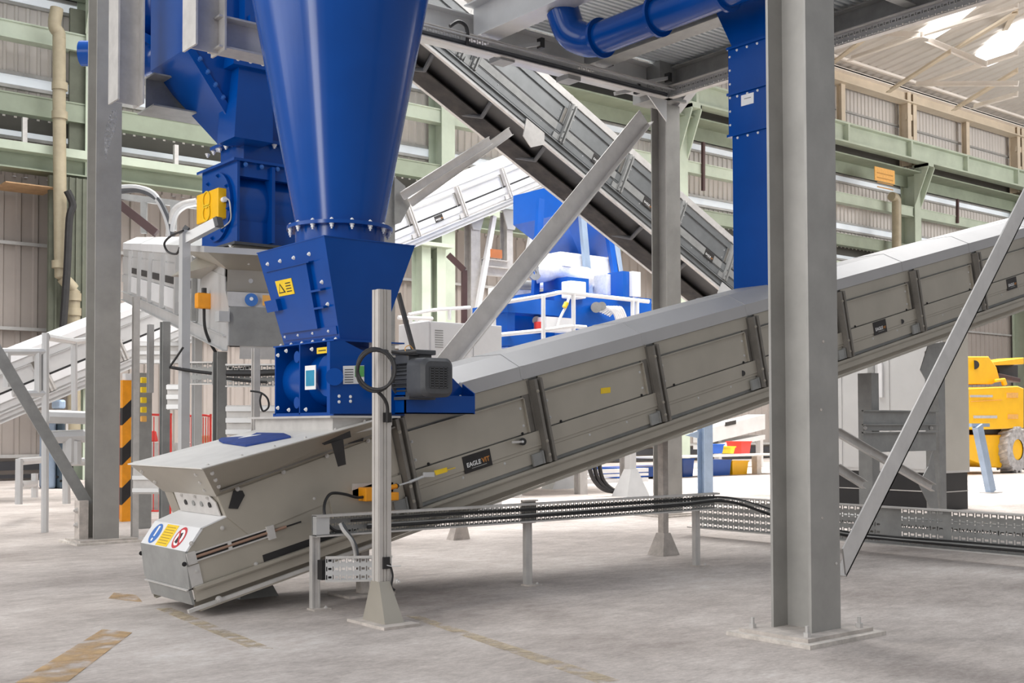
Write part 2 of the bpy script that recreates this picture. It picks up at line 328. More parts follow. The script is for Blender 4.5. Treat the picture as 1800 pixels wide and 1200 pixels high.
# cloth bundle, timber and recess beside the left column
for px, nm in ((43, 'hanging_rod'), (309, 'hanging_rod'), (1236, 'hanging_rod'), (1683, 'hanging_rod')):
    t_, b_ = PY(px, {43: 207, 309: 255, 1236: 250, 1683: 350}[px], 32.03), PY(px, {43: 262, 309: 297, 1236: 335, 1683: 392}[px], 32.03)
    o = obj(nm, G().bar(b_, t_, .12, .12), GALVL if px < 400 else BROWN, None)
    tag(o, {43: 'pale hanging rod on the wall at the far left', 309: 'pale hanging rod on the wall right of the left column', 1236: 'dark strut on the wall beside the blue chute', 1683: 'dark strut on the wall above the white conveyor lid'}[px], 'rod')
o = obj('timber_shelf', G().box(PY(10, 318, 31.5), PY(100, 331, 31.5)+Y*1.2), WOOD); tag(o, 'brown timber soffit board under the lowest green beam at far left', 'board')
o = obj('cable_bundle', G().tube(smoothpath([PY(118, 335, 31), PY(128, 360, 31), PY(122, 385, 31), PY(118, 470, 31), PY(112, 560, 31), PY(105, 640, 31)], 6), .1, 8), BLACK, None, True); tag(o, 'thick dark cable bundle hanging behind the left column', 'cable')
# roof
g = G(); x = 36.
zr = 18.2
pts = []
while x < 92:
    pts += [(x, 0), (x+.35, 0), (x+.42, .06), (x+.58, .06)]; x += .65
n = len(pts)
g.add([(a, 33.2, zr+b) for a, b in pts]+[(a, 4, zr+b+4.4) for a, b in pts], [(i, i+1, n+i+1, n+i) for i in range(n-1)])
struct('ceiling', g, ROOFM)
def rz(y): return zr+(33.2-y)*.1507
def RP(px, py):
    d = PD(px, py, 1)-EYE; t = (zr-.12+33.2*.1507-EYE.z)/(d.z+d.y*.1507); return EYE+d*t
for i, pl_ in enumerate((((1612, 62), (1652, 30), (1690, -12), (1745, -12), (1672, 50), (1640, 70)), ((1714, 97), (1755, 60), (1800, 38), (1800, 70), (1768, 104), (1736, 117)))):
    struct('window_%d' % (i+5), G().prism([RP(*q) for q in pl_], (0, 0, .04)), SKYL)
RB = [((1610, 152), (1790, 152), 'level white roof tie near the right edge', 17.6), ((1497, 107), (1618, 66), 'white diagonal roof strut left of the skylight', 18.4), ((1618, 66), (1790, 15), 'long white roof strut crossing the skylight', 18.4),
      ((1510, 62), (1622, 66), 'white roof tie just below the cable tray', 18.4), ((1632, 74), (1735, 118), 'white roof strut descending to the second skylight', 18.3), ((1622, 152), (1790, 98), 'white diagonal roof strut above the eaves', 18.2),
      ((1712, 192), (1790, 170), 'short white roof strut above the eaves corner', 18.3), ((1565, 163), (1672, 95), 'cream rafter rising from the eaves column', 18.3), ((1672, 95), (1790, 25), 'cream rafter running on to the top right corner', 18.9), ((1680, 195), (1790, 128), 'cream rafter near the right edge', 18.4), ((1460, 118), (1530, 66), 'cream rafter beside the tall grey column', 18.3), ((1768, 60), (1790, 20), 'short cream strut at the top right corner', 19)]
for (a, b, lb, z) in RB:
    p, q = PD(a[0], a[1], 52), PD(b[0], b[1], 46)
    if 'cream' in lb: p, q = PD(a[0], a[1], 53), PD(b[0], b[1], 47)
    o = thing('roof_strut', (p+q)/2, lb, 'roof strut'); obj('strut', G().sec(p, q, LS(.22, .22, .03), (0, 0, 1)), ROOFW if 'white' in lb else CREAM, o)
g = G().box((36, 32.1, 18.05), (90, 32.4, 18.2)).box((36, 31.6, 18.3), (90, 31.75, 18.42)); struct('trim_2', g, ROOFW)
# worn floor markings
def decal(name, pts, m, label, z=.004):
    o = obj(name, G().prism([V((p.x, p.y, z-.003)) for p in pts], (0, 0, .003)), m); o['kind'] = 'structure'; return tag(o, label, 'floor marking') if False else o
decal('trim_3', [PZ(20, 1205), PZ(110, 1205), PZ(232, 1112), PZ(180, 1106)], PAINTY, '')
decal('trim_4', [PZ(190, 1052), PZ(250, 1058), PZ(240, 1046), PZ(200, 1042)], PAINTY, '')
decal('trim_5', [PZ(712, 1082), PZ(735, 1082), PZ(1090, 1196), PZ(1050, 1200)], PAINTF, '')
decal('trim_6', [PZ(275, 1070), PZ(300, 1068), PZ(480, 1140), PZ(440, 1140)], PAINTF, '')
# ================================================================== main steel columns
def hcolumn(x0, y0, H, label, w=.315, h=.33, plate=.26, z0=.05, bolts=True, name='steel_column'):
    """x0,y0: the corner nearest the camera (flange facing -y)"""
    t = thing(name, (x0+w/2, y0+h/2, 0), label, 'column')
    obj('shaft', G().sec((x0+w/2, y0+h/2, z0), (x0+w/2, y0+h/2, H), HS(w, h, .02, .014), (1, 0, 0)), STEEL, t)
    bp = (x0-plate*.75, y0-plate*.45, .022, x0+w+plate*.75, y0+h+plate*.45)
    obj('base_plate', G().box((bp[0], bp[1], .024), (bp[3], bp[4], .05)), DUSTY, t)
    obj('grout_pad', G().box((bp[0]-.06, bp[1]-.06, 0), (bp[3]+.06, bp[4]+.06, .026)), GROUT, t)
    if bolts:
        for bx in (bp[0]+.07, bp[3]-.07):
            for by in (bp[1]+.06, bp[4]-.06): obj('anchor_bolt', G().cyl((bx, by, .05), (bx, by, .078), .026, 6).cyl((bx, by, .078), (bx, by, .12), .012, 10), GALVL, t)
    return t
MC = PZ(1427, 1113, .05); LC = PZ(164, 948, .05); C2 = V((13.23, 12.6, 0))
mc = hcolumn(MC.x, MC.y, 7.2, 'large galvanised steel column standing in the foreground right of centre')
lc = hcolumn(LC.x, LC.y, 8.6, 'galvanised steel column at the left with a bolted diagonal brace at its foot', bolts=False)
c2 = hcolumn(C2.x, C2.y, 6.5, 'grey steel column behind the conveyor, carrying the corner of the deck', bolts=False)
for p, q in (((1390, 940), 0), ((1445, 910), 0), ((1443, 720), 0), ((1447, 600), 0), ((1396, 495), 0)):
    b = PY(p[0], p[1], MC.y-.001); obj('bolt_head', G().cyl(b, b-Y*.004, .009, 10), DUSTY, mc) if p[0] > 1427 else None
sc_ = obj('scuff_mark', G().prism([PY(a, b_, LC.y-.001) for a, b_ in ((196, 192), (206, 195), (204, 225), (190, 262), (186, 282), (183, 258), (184, 230))], (0, -.001, 0)), mat('scuff_white', (.55, .55, .55), .7, 0, .3, 30, 3, alpha=22), lc)
# foot bracket and braces of the left column
fx = LC.x-.17
obj('foot_bracket', G().box((LC.x-.02, LC.y+.12, .05), (LC.x-.13, LC.y+.3, .52)), DUSTY, lc)
for z in (.4, .22): bolt(lc, (LC.x-.13, LC.y+.2, z), -X, .028, .03)
def brace(label, p, q, a=.1, b=.1, u=(0, -1, 0), m=None, name='diagonal_brace', t_=.012):
    o = thing(name, p, label, 'brace'); obj('angle', G().sec(p, q, LS(a, b, t_), u), m or GALVL, o); return o
yb = LC.y+.2
br = brace('flat grey diagonal brace running up left from the foot of the left column', PY(146, 893, yb), PY(-60, 545, yb), .14, .02, (1, 0, 1), GALVD)
for (px, py) in ((101, 838), (107, 845)): bolt(br, PY(px, py, yb-.012), -Y, .012, .01, BLACK)
ybr = MC.y+.06
p0, p1 = PY(1487, 985, ybr), PY(1812, 335, ybr)
dn = (p1-p0).normalized()
o = thing('diagonal_brace', p0, 'long pale angle brace rising from the foot of the foreground column to the right edge', 'brace')
g = G(); nrm = V((-dn.z, 0, dn.x)); hw = .078
g.prism([p0-nrm*hw-dn*.08, p0+nrm*hw+dn*.04, p1+nrm*hw, p1-nrm*hw], (0, .012, 0)).prism([p0-nrm*hw-dn*.08, p0-nrm*(hw-.012)-dn*.08, p1-nrm*(hw-.012), p1-nrm*hw], (0, .09, 0))
obj('angle', g, BRACE, o)
bolt(mc, PY(1470, 990, MC.y-.002), -Y, .008, .006)
p0, p1 = PY(1132, 205, C2.y), PY(546, 928, C2.y)
o = thing('diagonal_brace', p0, 'long pale diagonal brace from the top of the middle column down behind the electric motor', 'brace')
dn = (p1-p0).normalized(); nrm = V((dn.z, 0, -dn.x)); hw = .13
g = G().prism([p0-nrm*hw, p0+nrm*hw, p1+nrm*hw, p1-nrm*hw], (0, .014, 0)).prism([p0-nrm*hw, p0-nrm*(hw-.014), p1-nrm*(hw-.014), p1-nrm*hw], (0, -.12, 0))
obj('angle', g, BRACE, o)
# column behind the blue cone and its struts
c3 = thing('steel_column', (9.93, 15.6, 0), 'grey steel column partly hidden behind the large blue cone', 'column')
obj('shaft', G().sec((9.95, 15.75, 0), (9.95, 15.75, 7.4), HS(.31, .31, .02, .014), (1, 0, 0)), GALVD, c3)
ga = PY(703, 358, 15.55); obj('gusset', G().prism([ga+V((-.1, 0, .42)), ga+V((.1, 0, .3)), ga+V((.2, 0, .0)), ga+V((.02, 0, -.3)), ga+V((-.1, 0, -.35))], (0, .02, 0)), GALVD, c3)
for a, b, lb in (((702, 338), (858, 240), 'upper pale strut between the hidden column and the steep dark conveyor'), ((716, 350), (893, 224), 'lower pale strut between the hidden column and the steep dark conveyor')):
    o = thing('channel_strut', PY(*a, 15.5), lb, 'strut'); obj('channel', G().sec(PY(*a, 15.5), PY(*b, 14.95), CS(.06, .14, .01), (0, -1, 0)), BRACE, o)
# ================================================================== overhead deck
DZ = 6.62
def ibeam(label, p, q, b=.25, h=.4, m=None, name='deck_beam', up=(0, 0, 1)):
    p, q = V(p), V(q); w = (q-p).normalized(); side = w.cross(V(up))
    o = thing(name, p, label, 'beam'); obj('beam', G().sec(p, q, HS(b, h, .018, .012), side), m or GALVD, o); return o
ibeam('deck edge beam running along above the upper cable tray', (7.2, C2.y+.2, DZ+.25), (13.2, C2.y+.2, DZ+.25), .3, .45, GALVW)
ibeam('large deck beam nearest the blue cone, running toward the top of the photo', (9.45, 5, DZ+.3), (9.45, C2.y, DZ+.3), .34, .5, GALVW)
ibeam('large deck beam above the blue duct, middle of three', (11.5, 5, DZ+.3), (11.5, C2.y, DZ+.3), .3, .45)
ibeam('deck beam over the middle column with the tray bolted along it', (13.38, 4.6, DZ+.25), (13.38, C2.y, DZ+.25), .26, .4)
ibeam('cross beam between the deck beams near the blue elbow', (9.6, 10.0, DZ+.35), (13.3, 10.0, DZ+.35), .16, .3)
ibeam('cross beam between the deck beams near the vertical chute', (11.6, 8.3, DZ+.35), (13.3, 8.3, DZ+.35), .16, .3)
g = G(); yy = 4.6; pts = []
while yy < 12.6:
    pts += [(yy, 0), (yy+.05, 0), (yy+.06, .03), (yy+.09, .03)]; yy += .1
n = len(pts); g.add([(9.5, a, 7.12+b) for a, b in pts]+[(13.6, a, 7.12+b) for a, b in pts], [(i, i+1, n+i+1, n+i) for i in range(n-1)])
o = obj('deck_plate', g, mat('deck_sheet', (.6, .64, .66), .45, .2, .06, 3, 3)); tag(o, 'pale ribbed deck sheeting between the overhead beams', 'deck')
o = thing('corner_bracket', (13.1, 12.4, 6.1), 'pale flared corner bracket from the middle column up to the deck', 'bracket')
p0, p1 = PX(1185, 195, 13.5), PX(1235, 125, 13.6)
obj('knee_strut', G().sec(p0, p0+V((0.1, -1.0, .85)), LS(.16, .16, .012), (1, 0, 0)), GALVW, o)
obj('knee_plate', G().prism([(13.2, 12.55, 6.2), (13.2, 12.55, 6.62), (12.7, 12.55, 6.62)], (0, .02, 0)), GALVW, o)
# ------------------------------------------------------------------ slotted cable trays
def slots(O, ux, uy, L, H, rows, pitch=.05, g=None, skip=None):
    g = g or G(); O = V(O); ux = V(ux); uy = V(uy)
    def q(a0, a1, b0, b1):
        if a1 > a0+1e-5: g.add([O+ux*a0+uy*b0, O+ux*a1+uy*b0, O+ux*a1+uy*b1, O+ux*a0+uy*b1], [(0, 1, 2, 3)])
    rh = H/rows; bh = rh*.56; z = 0
    for r in range(rows):
        c = (r+.5)*rh; q(0, L, z, c-bh/2); z = c+bh/2
        k = int(L/pitch)
        for i in range(k):
            a = i*pitch; p = pitch
            if skip and any(s0 < a < s1 for s0, s1 in skip): q(a, a+p, c-bh/2, c+bh/2); continue
            q(a, a+p*.1, c-bh/2, c+bh/2); q(a+p*.28, a+p*.42, c-bh/2, c+bh/2)
            q(a+p*.42, a+p, c-bh/2, c-bh*.24); q(a+p*.42, a+p, c+bh*.24, c+bh/2); q(a+p*.92, a+p, c-bh*.24, c+bh*.24)
        q(k*pitch, L, c-bh/2, c+bh/2)
    q(0, L, z, H); return g
def tray(name, label, O, ux, uy, out, L, H, rows, fl=.06, m=None, pitch=.05, skip=None):
    """back plate full of slots, two folded flanges toward 'out'"""
    t = thing(name, O, label, 'cable tray'); O, ux, uy, out = V(O), V(ux).normalized(), V(uy).normalized(), V(out).normalized()
    p = obj('slotted_plate', slots(O, ux, uy, L, H, rows, pitch, None, skip), m or GALVD, t)
    sm = p.modifiers.new('thickness', 'SOLIDIFY'); sm.thickness = .0025
    for h in (0, H): obj('flange', G().prism([O+uy*(h-.002), O+uy*(h-.002)+ux*L, O+uy*(h-.002)+ux*L+out*fl, O+uy*(h-.002)+out*fl], uy*.004).prism([O+uy*(h-.002)+out*fl, O+uy*(h-.002)+ux*L+out*fl, O+uy*(h-.002)+ux*L+out*(fl+.004), O+uy*(h-.002)+out*(fl+.004)], uy*(-.014 if h else .014)), GALVL, t)
    return t
t1 = tray('cable_tray', 'low slotted cable tray on three short legs in front of the conveyor', (4.38, 7.93, .565), X, Z, -Y, 4.62, .165, 3, .07)
obj('end_fitting', G().box((4.385, 7.87, .58), (4.5, 7.925, .72)), GALVW, t1)
def tleg(x, lb):
    o = obj('leg', G().box((x-.035, 7.94, .01), (x+.035, 7.98, .57)).box((x-.035, 7.934, .01), (x-.022, 7.94, .57)).box((x+.022, 7.934, .01), (x+.035, 7.94, .57)), GALVL, t1)
    f = obj('foot', G().box((x-.05, 7.87, 0), (x+.1, 7.99, .012)), DUSTY, o); bolt(f, (x+.065, 7.9, .012), Z, .012, .012)
tleg(4.42, 'short tray leg nearest the conveyor hopper'); tleg(6.55, 'middle short tray leg under the low cable tray'); tleg(8.75, 'short tray leg at the far end where cables leave the low tray')
obj('tray_bracket', G().box((6.47, 7.935, .55), (6.63, 7.95, .755)).box((6.47, 7.9, .745), (6.63, 7.95, .757)), DUSTY, t1)
def cable(label, pts, r, m=BLACK, name='cable', grp=None, k=8):
    o = obj(name, G().tube(smoothpath(pts, k), r, 7), m, None, True); return tag(o, label, 'cable', grp)
XT = 11.25
cable('upper black cable in the low tray curving down into the long floor tray', [(4.7, 7.885, .672), (5.6, 7.885, .678), (6.5, 7.885, .674), (7.6, 7.885, .674), (8.4, 7.885, .68), (9.1, 7.85, .68), (9.75, 7.75, .52), (10.6, 7.6, .28), (11.12, 7.3, .2), (11.16, 6.4, .2), (11.16, 4.4, .2)], .010)
cable('thick black cable low in the low tray running on to the long floor tray', [(4.85, 7.885, .615), (5.7, 7.885, .62), (6.5, 7.885, .618), (7.6, 7.885, .618), (8.4, 7.885, .63), (9.1, 7.85, .64), (9.8, 7.76, .45), (10.6, 7.62, .24), (11.1, 7.3, .17), (11.14, 6.4, .16), (11.14, 4.4, .16)], .015)
cable('grey cable between two black ones in the low tray', [(4.85, 7.88, .635), (6.5, 7.88, .634), (8.4, 7.88, .65), (9.15, 7.84, .66), (9.8, 7.74, .49), (10.6, 7.6, .26), (11.08, 7.2, .185), (11.12, 6.2, .18), (11.12, 4.4, .18)], .007, GALVD)
t2 = tray('cable_tray', 'long wide slotted cable tray standing on edge on the floor at the right', (XT, 10.3, .1), -Y, Z, -X, 6.4, .42, 5, .09, None, .085, [(2.8, 3.0), (3.5, 3.62)])
obj('end_loop', G().tube(smoothpath([(XT-.09, 10.25, .52), (XT-.2, 10.42, .5), (XT-.25, 10.35, .44), (XT-.1, 10.1, .44)], 6), .008, 6), GALVD, t2, True)
t3 = tray('cable_tray', 'second slotted floor tray lying behind the long tray at the right', (12.6, 10.0, .14), -Y, Z, -X, 4.5, .12, 2, .25, None, .085)
obj('back_plate', G().box((12.62, 5.6, .25), (12.9, 10.0, .27)), GALVD, t3)
# upper trays along the deck
ty = C2.y-.32
a = PY(736, 42, ty); b = PY(1175, 155, ty)
t4 = tray('cable_tray', 'upper cable tray along the deck edge above the steep dark conveyor', (a.x-.6, ty, b.z-.19), X, Z, -Y, b.x-a.x+.6, .19, 2, .1, GALVW, .09)
obj('cover_lip', G().box((a.x-.6, ty-.16, b.z-.075), (b.x, ty-.13, b.z-.055)), GALVW, t4)
t5 = tray('cable_tray', 'upper cable tray turning the deck corner toward the blue chute', (b.x, ty, b.z-.19), -Y, Z, -X, 7.2, .19, 2, .1, GALVW, .09)
cable('pair of cables lying in the upper tray along the deck edge', [(a.x-.6, ty-.05, b.z-.13), (a.x+2, ty-.05, b.z-.125), (b.x-.1, ty-.05, b.z-.13)], .03, MOTOR)
o = obj('corner_plate', G().box((13.0, C2.y-.1, 6.55), (13.6, C2.y+.5, 7.14)), GALVD); tag(o, 'grey corner plate joining the deck beams over the middle column', 'plate')
for px, py, lb in ((888, 105, 'clamp under the upper tray, nearest the cone'), (1005, 138, 'clamp under the upper tray, middle')):
    p = PY(px, py, ty); o = obj('tray_clamp', G().box(p+V((-.12, -.06, -.03)), p+V((.12, .2, .04))), GALVD); tag(o, lb, 'clamp')
for px, py, lb in ((940, 80, 'angle hanger left of the blue elbow'), (1062, 112, 'angle hanger below the blue elbow'), (1165, 140, 'angle hanger above the middle column'), (1110, 160, 'small hook bracket under the upper tray')):
    p = PY(px, py, ty+.1); o = thing('tray_hanger', p, lb, 'bracket'); obj('arm', G().bar(p+V((-.35, 0, -.1)), p+V((.05, -.05, .02)), .05, .05), GALVW, o); obj('cap', G().box(p+V((.04, -.1, -.04)), p+V((.1, 0, .1))), BLACK, o)
cable('short cable hoop rising out of the upper tray near the cone', [PY(791, 46, ty-.1), PY(805, 38, ty-.1), PY(818, 45, ty-.1), PY(822, 60, ty-.1), PY(821, 80, ty-.1)], .025)
# ================================================================== enclosed belt conveyors
class Conv:
    def __init__(s, name, label, O, d, ang, W, L, posts, mats=None, s0=2.1, lid0=None, lid=True, far=True, logos=(), railm=None, seams=None):
        s.O = V(O); s.d = V(d).normalized(); s.c = V((-s.d.y, s.d.x, 0)); s.ca, s.sa = math.cos(ang), math.sin(ang); s.W = W
        if s.c.dot(Y) < 0: s.c = -s.c
        m = mats or (GALV, GALVD, LID)
        t = s.t = thing(name, s.O, label, 'conveyor'); A = s.lb
        g = G(); A(g, .03, L, -.025, .0, .0, .115); A(g, .03, L, .05, .058, -.07, .0); A(g, .03, L, .0, .05, -.004, .0); A(g, .03, L, -.05, .05, .107, .115); A(g, .03, L, -.05, 0, -.07, -.062); A(g, .03, L, -.055, -.05, .09, .115); A(g, .03, L, -.055, -.05, -.07, -.045)
        A(g, .03, L, -.03, -.025, .06, .066)
        obj('side_rail', g, railm or m[0], t)
        g = G(); A(g, .03, L, W-.008, W, -.07, .115); A(g, .03, L, W-.05, W, -.07, -.062); A(g, (1.9 if s0 > 1 else .03), L, W-.012, W, .115, .93)
        obj('far_side_frame', g, m[0], t)
        obj('belt', A(A(G(), .2, L, .06, W-.06, .5, .512), .2, L, .06, W-.06, -.02, -.008), BELT, t)
        obj('backing_sheet', A(G(), s0-.1, L, .004, .01, .11, .95), m[1], t)
        ed = list(posts)
        for i, p in enumerate(ed):
            a = p+.06; b = (ed[i+1]-.06) if i+1 < len(ed) else L
            if b > a+.2:
                g = G(); A(g, a, b, -.012, .003, .79, .925); A(g, a+.01, b-.11, -.02, .003, .448, .775); A(g, a+.01, b-.11, -.045, -.02, .766, .775); A(g, b-.118, b-.11, -.045, -.02, .448, .775)
                A(g, a, b, -.03, .003, .30, .436); A(g, a, b, -.022, .003, .27, .297); A(g, a, b, -.016, .003, .15, .267)
                obj('side_panel', g, m[0], t)
                obj('recess_plate', A(G(), b-.108, b+.02, -.008, .003, .44, .79), GALVP, t)
                for ss in (a+.05, b-.16):
                    for tt in (.52, .68): bolt(t, s.P(ss, -.02, tt), -s.c, .010, .008, GALVW)
                for ss in (a+.17, b-.19): bolt(t, s.P(ss, -.022, .452), -s.c, .011, .008, BLACK)
                for ss, tt in ((a+.5, .24), (b-.45, .24)): bolt(t, s.P(ss, -.016, tt), -s.c, .009, .006, GALVW)
            if lid:
                la, lb_ = (seams[i], seams[i+1]) if seams else (p-.1, (ed[i+1]-.1) if i+1 < len(ed) else L)
                if i == 0 and lid0 is not None: la = lid0
                pr = [(-.03, .93), (-.03, 1.055), (.2, 1.18), (W-.2, 1.18), (W+.03, 1.055), (W+.03, .93)]
                obj('lid', G().loft([s.P(la+.004, w_, t_) for w_, t_ in pr], [s.P(lb_-.004, w_, t_) for w_, t_ in pr]), m[2], t)
                prs = [(-.034, .94), (-.034, 1.057), (.2, 1.184), (W-.2, 1.184), (W-.2, 1.17), (.2, 1.17), (-.02, 1.05), (-.02, .94)]
                obj('lid_strap', G().loft([s.P(lb_-.02, w_, t_) for w_, t_ in prs], [s.P(lb_+.02, w_, t_) for w_, t_ in prs]), m[2], t)
            if m[0] is not GALV and b > a+.2: obj('gap_shade_strip', A(G(), a, b, -.024, -.02, .436, .475), BLACK, t); obj('lower_panel', A(G(), a+.02, b-.12, -.034, -.03, .29, .43), GALVD if m[0] is GALVK else WHITE, t)  # black strip stands in for the shade in the panel gap
            g = G(); A(g, p-.085, p+.085, -.018, 0, .12, .91); pp = ((-.06, -.018), (-.045, -.085), (-.015, -.085), (-.005, -.05), (.015, -.05), (.025, -.085), (.05, -.085), (.07, -.018)); g.loft([s.P(p+x_, w_, .13) for x_, w_ in pp], [s.P(p+x_, w_, .91) for x_, w_ in pp])
            obj('post', g, GALVP if m[0] is GALV else m[1], t)
            for tt in (.2, .33, .8): bolt(t, s.P(p-.03, -.085, tt), -s.c, .012, .01, m[0])
            g = G(); A(g, p-.2, p-.07, -.045, -.02, .13, .24); A(g, p-.085, p-.07, -.055, -.02, .13, .25); obj('shaft_bracket', g, m[1], t)
        for ss, big in logos:
            a, b, t0, t1 = (ss, ss+.31, .268, .42) if big else (ss, ss+.27, .27, .43)
            lg = obj('logo_plate', A(G(), a, b, -.036, -.03, t0, t1), GREASE, t)
            ux = (s.P(1, 0, 0)-s.P(0, 0, 0)); uy = (s.P(0, 0, 1)-s.P(0, 0, 0))
            text('lettering', 'EAGLE', s.P(a+.03, -.0365, t0+.05), ux, uy, .055, LOGOW, lg, .001, True)
            text('lettering', 'VIT', s.P(a+.03+.172 if big else a+.03+.166, -.0365, t0+.05), ux, uy, .06 if big else .04, LOGOO, lg, .001, True)
            A_ = A(G(), a+.08, b-.06, -.0365, -.0355, t0+.028, t0+.034); obj('rule_line', A_, GALVD, lg)
    def P(s, a, w, t): return s.O + s.d*(a*s.ca-t*s.sa) + s.c*w + Z*(a*s.sa+t*s.ca)
    def lb(s, g, s0, s1, w0, w1, t0, t1):
        q = [(w0, t0), (w1, t0), (w1, t1), (w0, t1)]
        return g.loft([s.P(s0, w_, t_) for w_, t_ in q], [s.P(s1, w_, t_) for w_, t_ in q])
K1 = Conv('belt_conveyor', 'large enclosed belt conveyor climbing from the floor beside the left column to the right edge', (3.53, 8.2, .11), X, math.atan(.2436), .85, 15.5,
          [2.05, 3.6, 5.18, 6.78, 8.4, 10.0, 11.54, 13.1, 14.66], logos=[(2.63, True), (8.98, False), (12.25, False)], lid0=1.9, seams=[1.9, 3.47, 5.08, 6.72, 8.3, 9.8, 11.42, 13.0, 14.55, 15.5])
t = K1.t; P = K1.P; W = K1.W; A = K1.lb
# tail end: side plates, guards, hopper
for nm, w0 in (('tail_side_plate', -.012), ('tail_side_plate', W)):
    prof = [(.0, .11), (.045, .376), (.19, .512), (.40, .54), (.37, .715), (1.98, .81), (1.98, .11)]
    obj(nm, G().prism([P(a, w0, b) for a, b in prof], K1.c*.012), GALV, t)
obj('tail_side_plate', G().prism([P(a, -.02, b) for a, b in [(.55, .35), (.40, .545), (.375, .71), (1.5, .78), (1.98, .81), (1.98, .46)]], K1.c*.008), GALV, t)
g = G(); A(g, 1.28, 1.98, -.03, -.012, .15, .44); obj('inspection_plate', g, GALV, t)
obj('end_guard', G().loft([P(.0, -.015, .105), P(.0, W+.015, .105), P(.03, W+.015, .385), P(.03, -.015, .385)], [P(.02, -.015, .105), P(.02, W+.015, .105), P(.05, W+.015, .38), P(.05, -.015, .38)]), GALVD, t)
obj('end_guard', G().loft([P(.0, .0, -.02), P(.0, W-.06, -.02), P(-.005, W-.06, .1), P(-.005, .0, .1)], [P(.02, .0, -.02), P(.02, W-.06, -.02), P(.02, W-.06, .1), P(.02, .0, .1)]), GALVD, t)
obj('end_guard_lip', A(G(), -.02, .02, -.0, W-.02, .094, .102), GALVL, t)
sp = obj('sign_panel', G().loft([P(.03, -.015, .38), P(.03, W+.015, .38), P(.185, W+.015, .52), P(.185, -.015, .52)], [P(.05, -.015, .38), P(.05, W+.015, .38), P(.2, W+.015, .505), P(.2, -.015, .505)]), WHITE, t)
obj('guard_top', G().loft([P(.185, -.015, .52), P(.185, W+.015, .52), P(.42, W+.015, .55), P(.42, -.015, .55)], [P(.185, -.015, .51), P(.185, W+.015, .51), P(.42, W+.015, .54), P(.42, -.015, .54)]), WHITE, t)
sx_ = (P(.185, 0, .52)-P(.03, 0, .38)); sl = sx_.length; su = sx_.normalized(); so = P(.03, 0, .38); sn = -su.cross(K1.c).normalized()
if sn.z < 0: sn = -sn
def SP(w_, h, e=.002): return so + K1.c*w_ + su*h*sl + sn*e
def disc(c0, r, rw, e, n=28): return [SP(c0[0]+math.cos(2*math.pi*i/n)*rw, c0[1]+math.sin(2*math.pi*i/n)*r, e) for i in range(n)]
g = G().prism(disc((.70, .5), .42, .085, .001), sn*.001); bd = obj('mandatory_sign', g, SBLUE, sp)
obj('exclamation_mark', G().prism([SP(.712, .38), SP(.688, .38), SP(.682, .82), SP(.718, .82)], sn*.001).prism(disc((.70, .24), .07, .015, .002, 12), sn*.001), LABELW, bd)
g = G().prism([SP(.58, .06, .001), SP(.36, .06, .001), SP(.36, .95, .001), SP(.58, .95, .001)], sn*.001); bd = obj('warning_text_panel', g, SIGNY, sp)
for k in range(7): obj('text_line', G().prism([SP(.56, .16+k*.11), SP(.39, .16+k*.11), SP(.39, .19+k*.11), SP(.56, .19+k*.11)], sn*.0006), mat('print%d' % k, (.4, .25, .02)), bd)
g = G(); g.loft(disc((.23, .5), .44, .088, .001), disc((.23, .5), .44, .088, .002)); bd = obj('prohibition_sign', g, SRED, sp)
obj('prohibition_centre', G().prism(disc((.23, .5), .33, .066, .002), sn*.001), LABELW, bd)
obj('prohibition_bar', G().prism([SP(.29, .75, .003), SP(.275, .82, .003), SP(.17, .25, .003), SP(.185, .18, .003)], sn*.001), SRED, bd)
obj('hand_symbol', G().prism([SP(.27, .3, .003), SP(.22, .25, .003), SP(.2, .5, .003), SP(.21, .72, .003), SP(.25, .66, .003), SP(.26, .5, .003)], sn*.0008), BLACK, bd)
# hopper on the tail
s0, s1, r0, r1 = .42, 1.98, .2, 1.72
hb = [P(.37, 0, .715), P(s1, 0, .81), P(s1, W+.18, .81), P(.37, W+.18, .715)]
rim = [P(r0, -.27, .975), P(r1, -.27, .975), P(r1, W+.3, .975), P(r0, W+.3, .975)]
for nm, i in (('hopper_side', 0), ('hopper_side', 2), ('hopper_front', 3)):
    j = (i+1) % 4; inn = Z*-.008
    obj(nm, G().loft([hb[i], hb[j], rim[j], rim[i]], [hb[i]+inn, hb[j]+inn, rim[j]+inn, rim[i]+inn]), GALV, t)
for i in (0,):
    a, b = hb[0], hb[1]; obj('hopper_flange', G().sec(a-K1.c*.03+Z*.04, b-K1.c*.03+Z*.04, R(.014, .1), Z), GALVP, t)
    for k in range(4): bolt(t, a.lerp(b, .1+.25*k)-K1.c*.03, -K1.c, .014, .012)
    for k in range(3): bolt(t, hb[0].lerp(rim[0], .35+.25*k)-K1.c*.004+K1.d*.05, -K1.c, .012, .01)
    for k in range(3): bolt(t, (hb[0].lerp(hb[3], .15)).lerp(rim[0].lerp(rim[3], .12), .2+.3*k), -K1.d, .014, .012)
    bolt(t, hb[3].lerp(rim[3], .35)-K1.c*.1-K1.d*.01, -K1.d, .014, .012); bolt(t, hb[3].lerp(rim[3], .75)-K1.c*.1-K1.d*.01, -K1.d, .014, .012)
e = K1.c*.02
obj('hopper_cover', G().loft([rim[0]-e-K1.d*.02, rim[1]-e, rim[2]+e, rim[3]+e-K1.d*.02], [v+Z*.008 for v in (rim[0]-e-K1.d*.02, rim[1]-e, rim[2]+e, rim[3]+e-K1.d*.02)]), COVER, t)
for k in range(6): bolt(t, rim[0].lerp(rim[1], .04+.18*k)+K1.c*.05+Z*.008, Z, .012, .01)
for k in range(3): bolt(t, rim[0].lerp(rim[3], .25+.27*k)+K1.d*.05+Z*.008, Z, .012, .01)
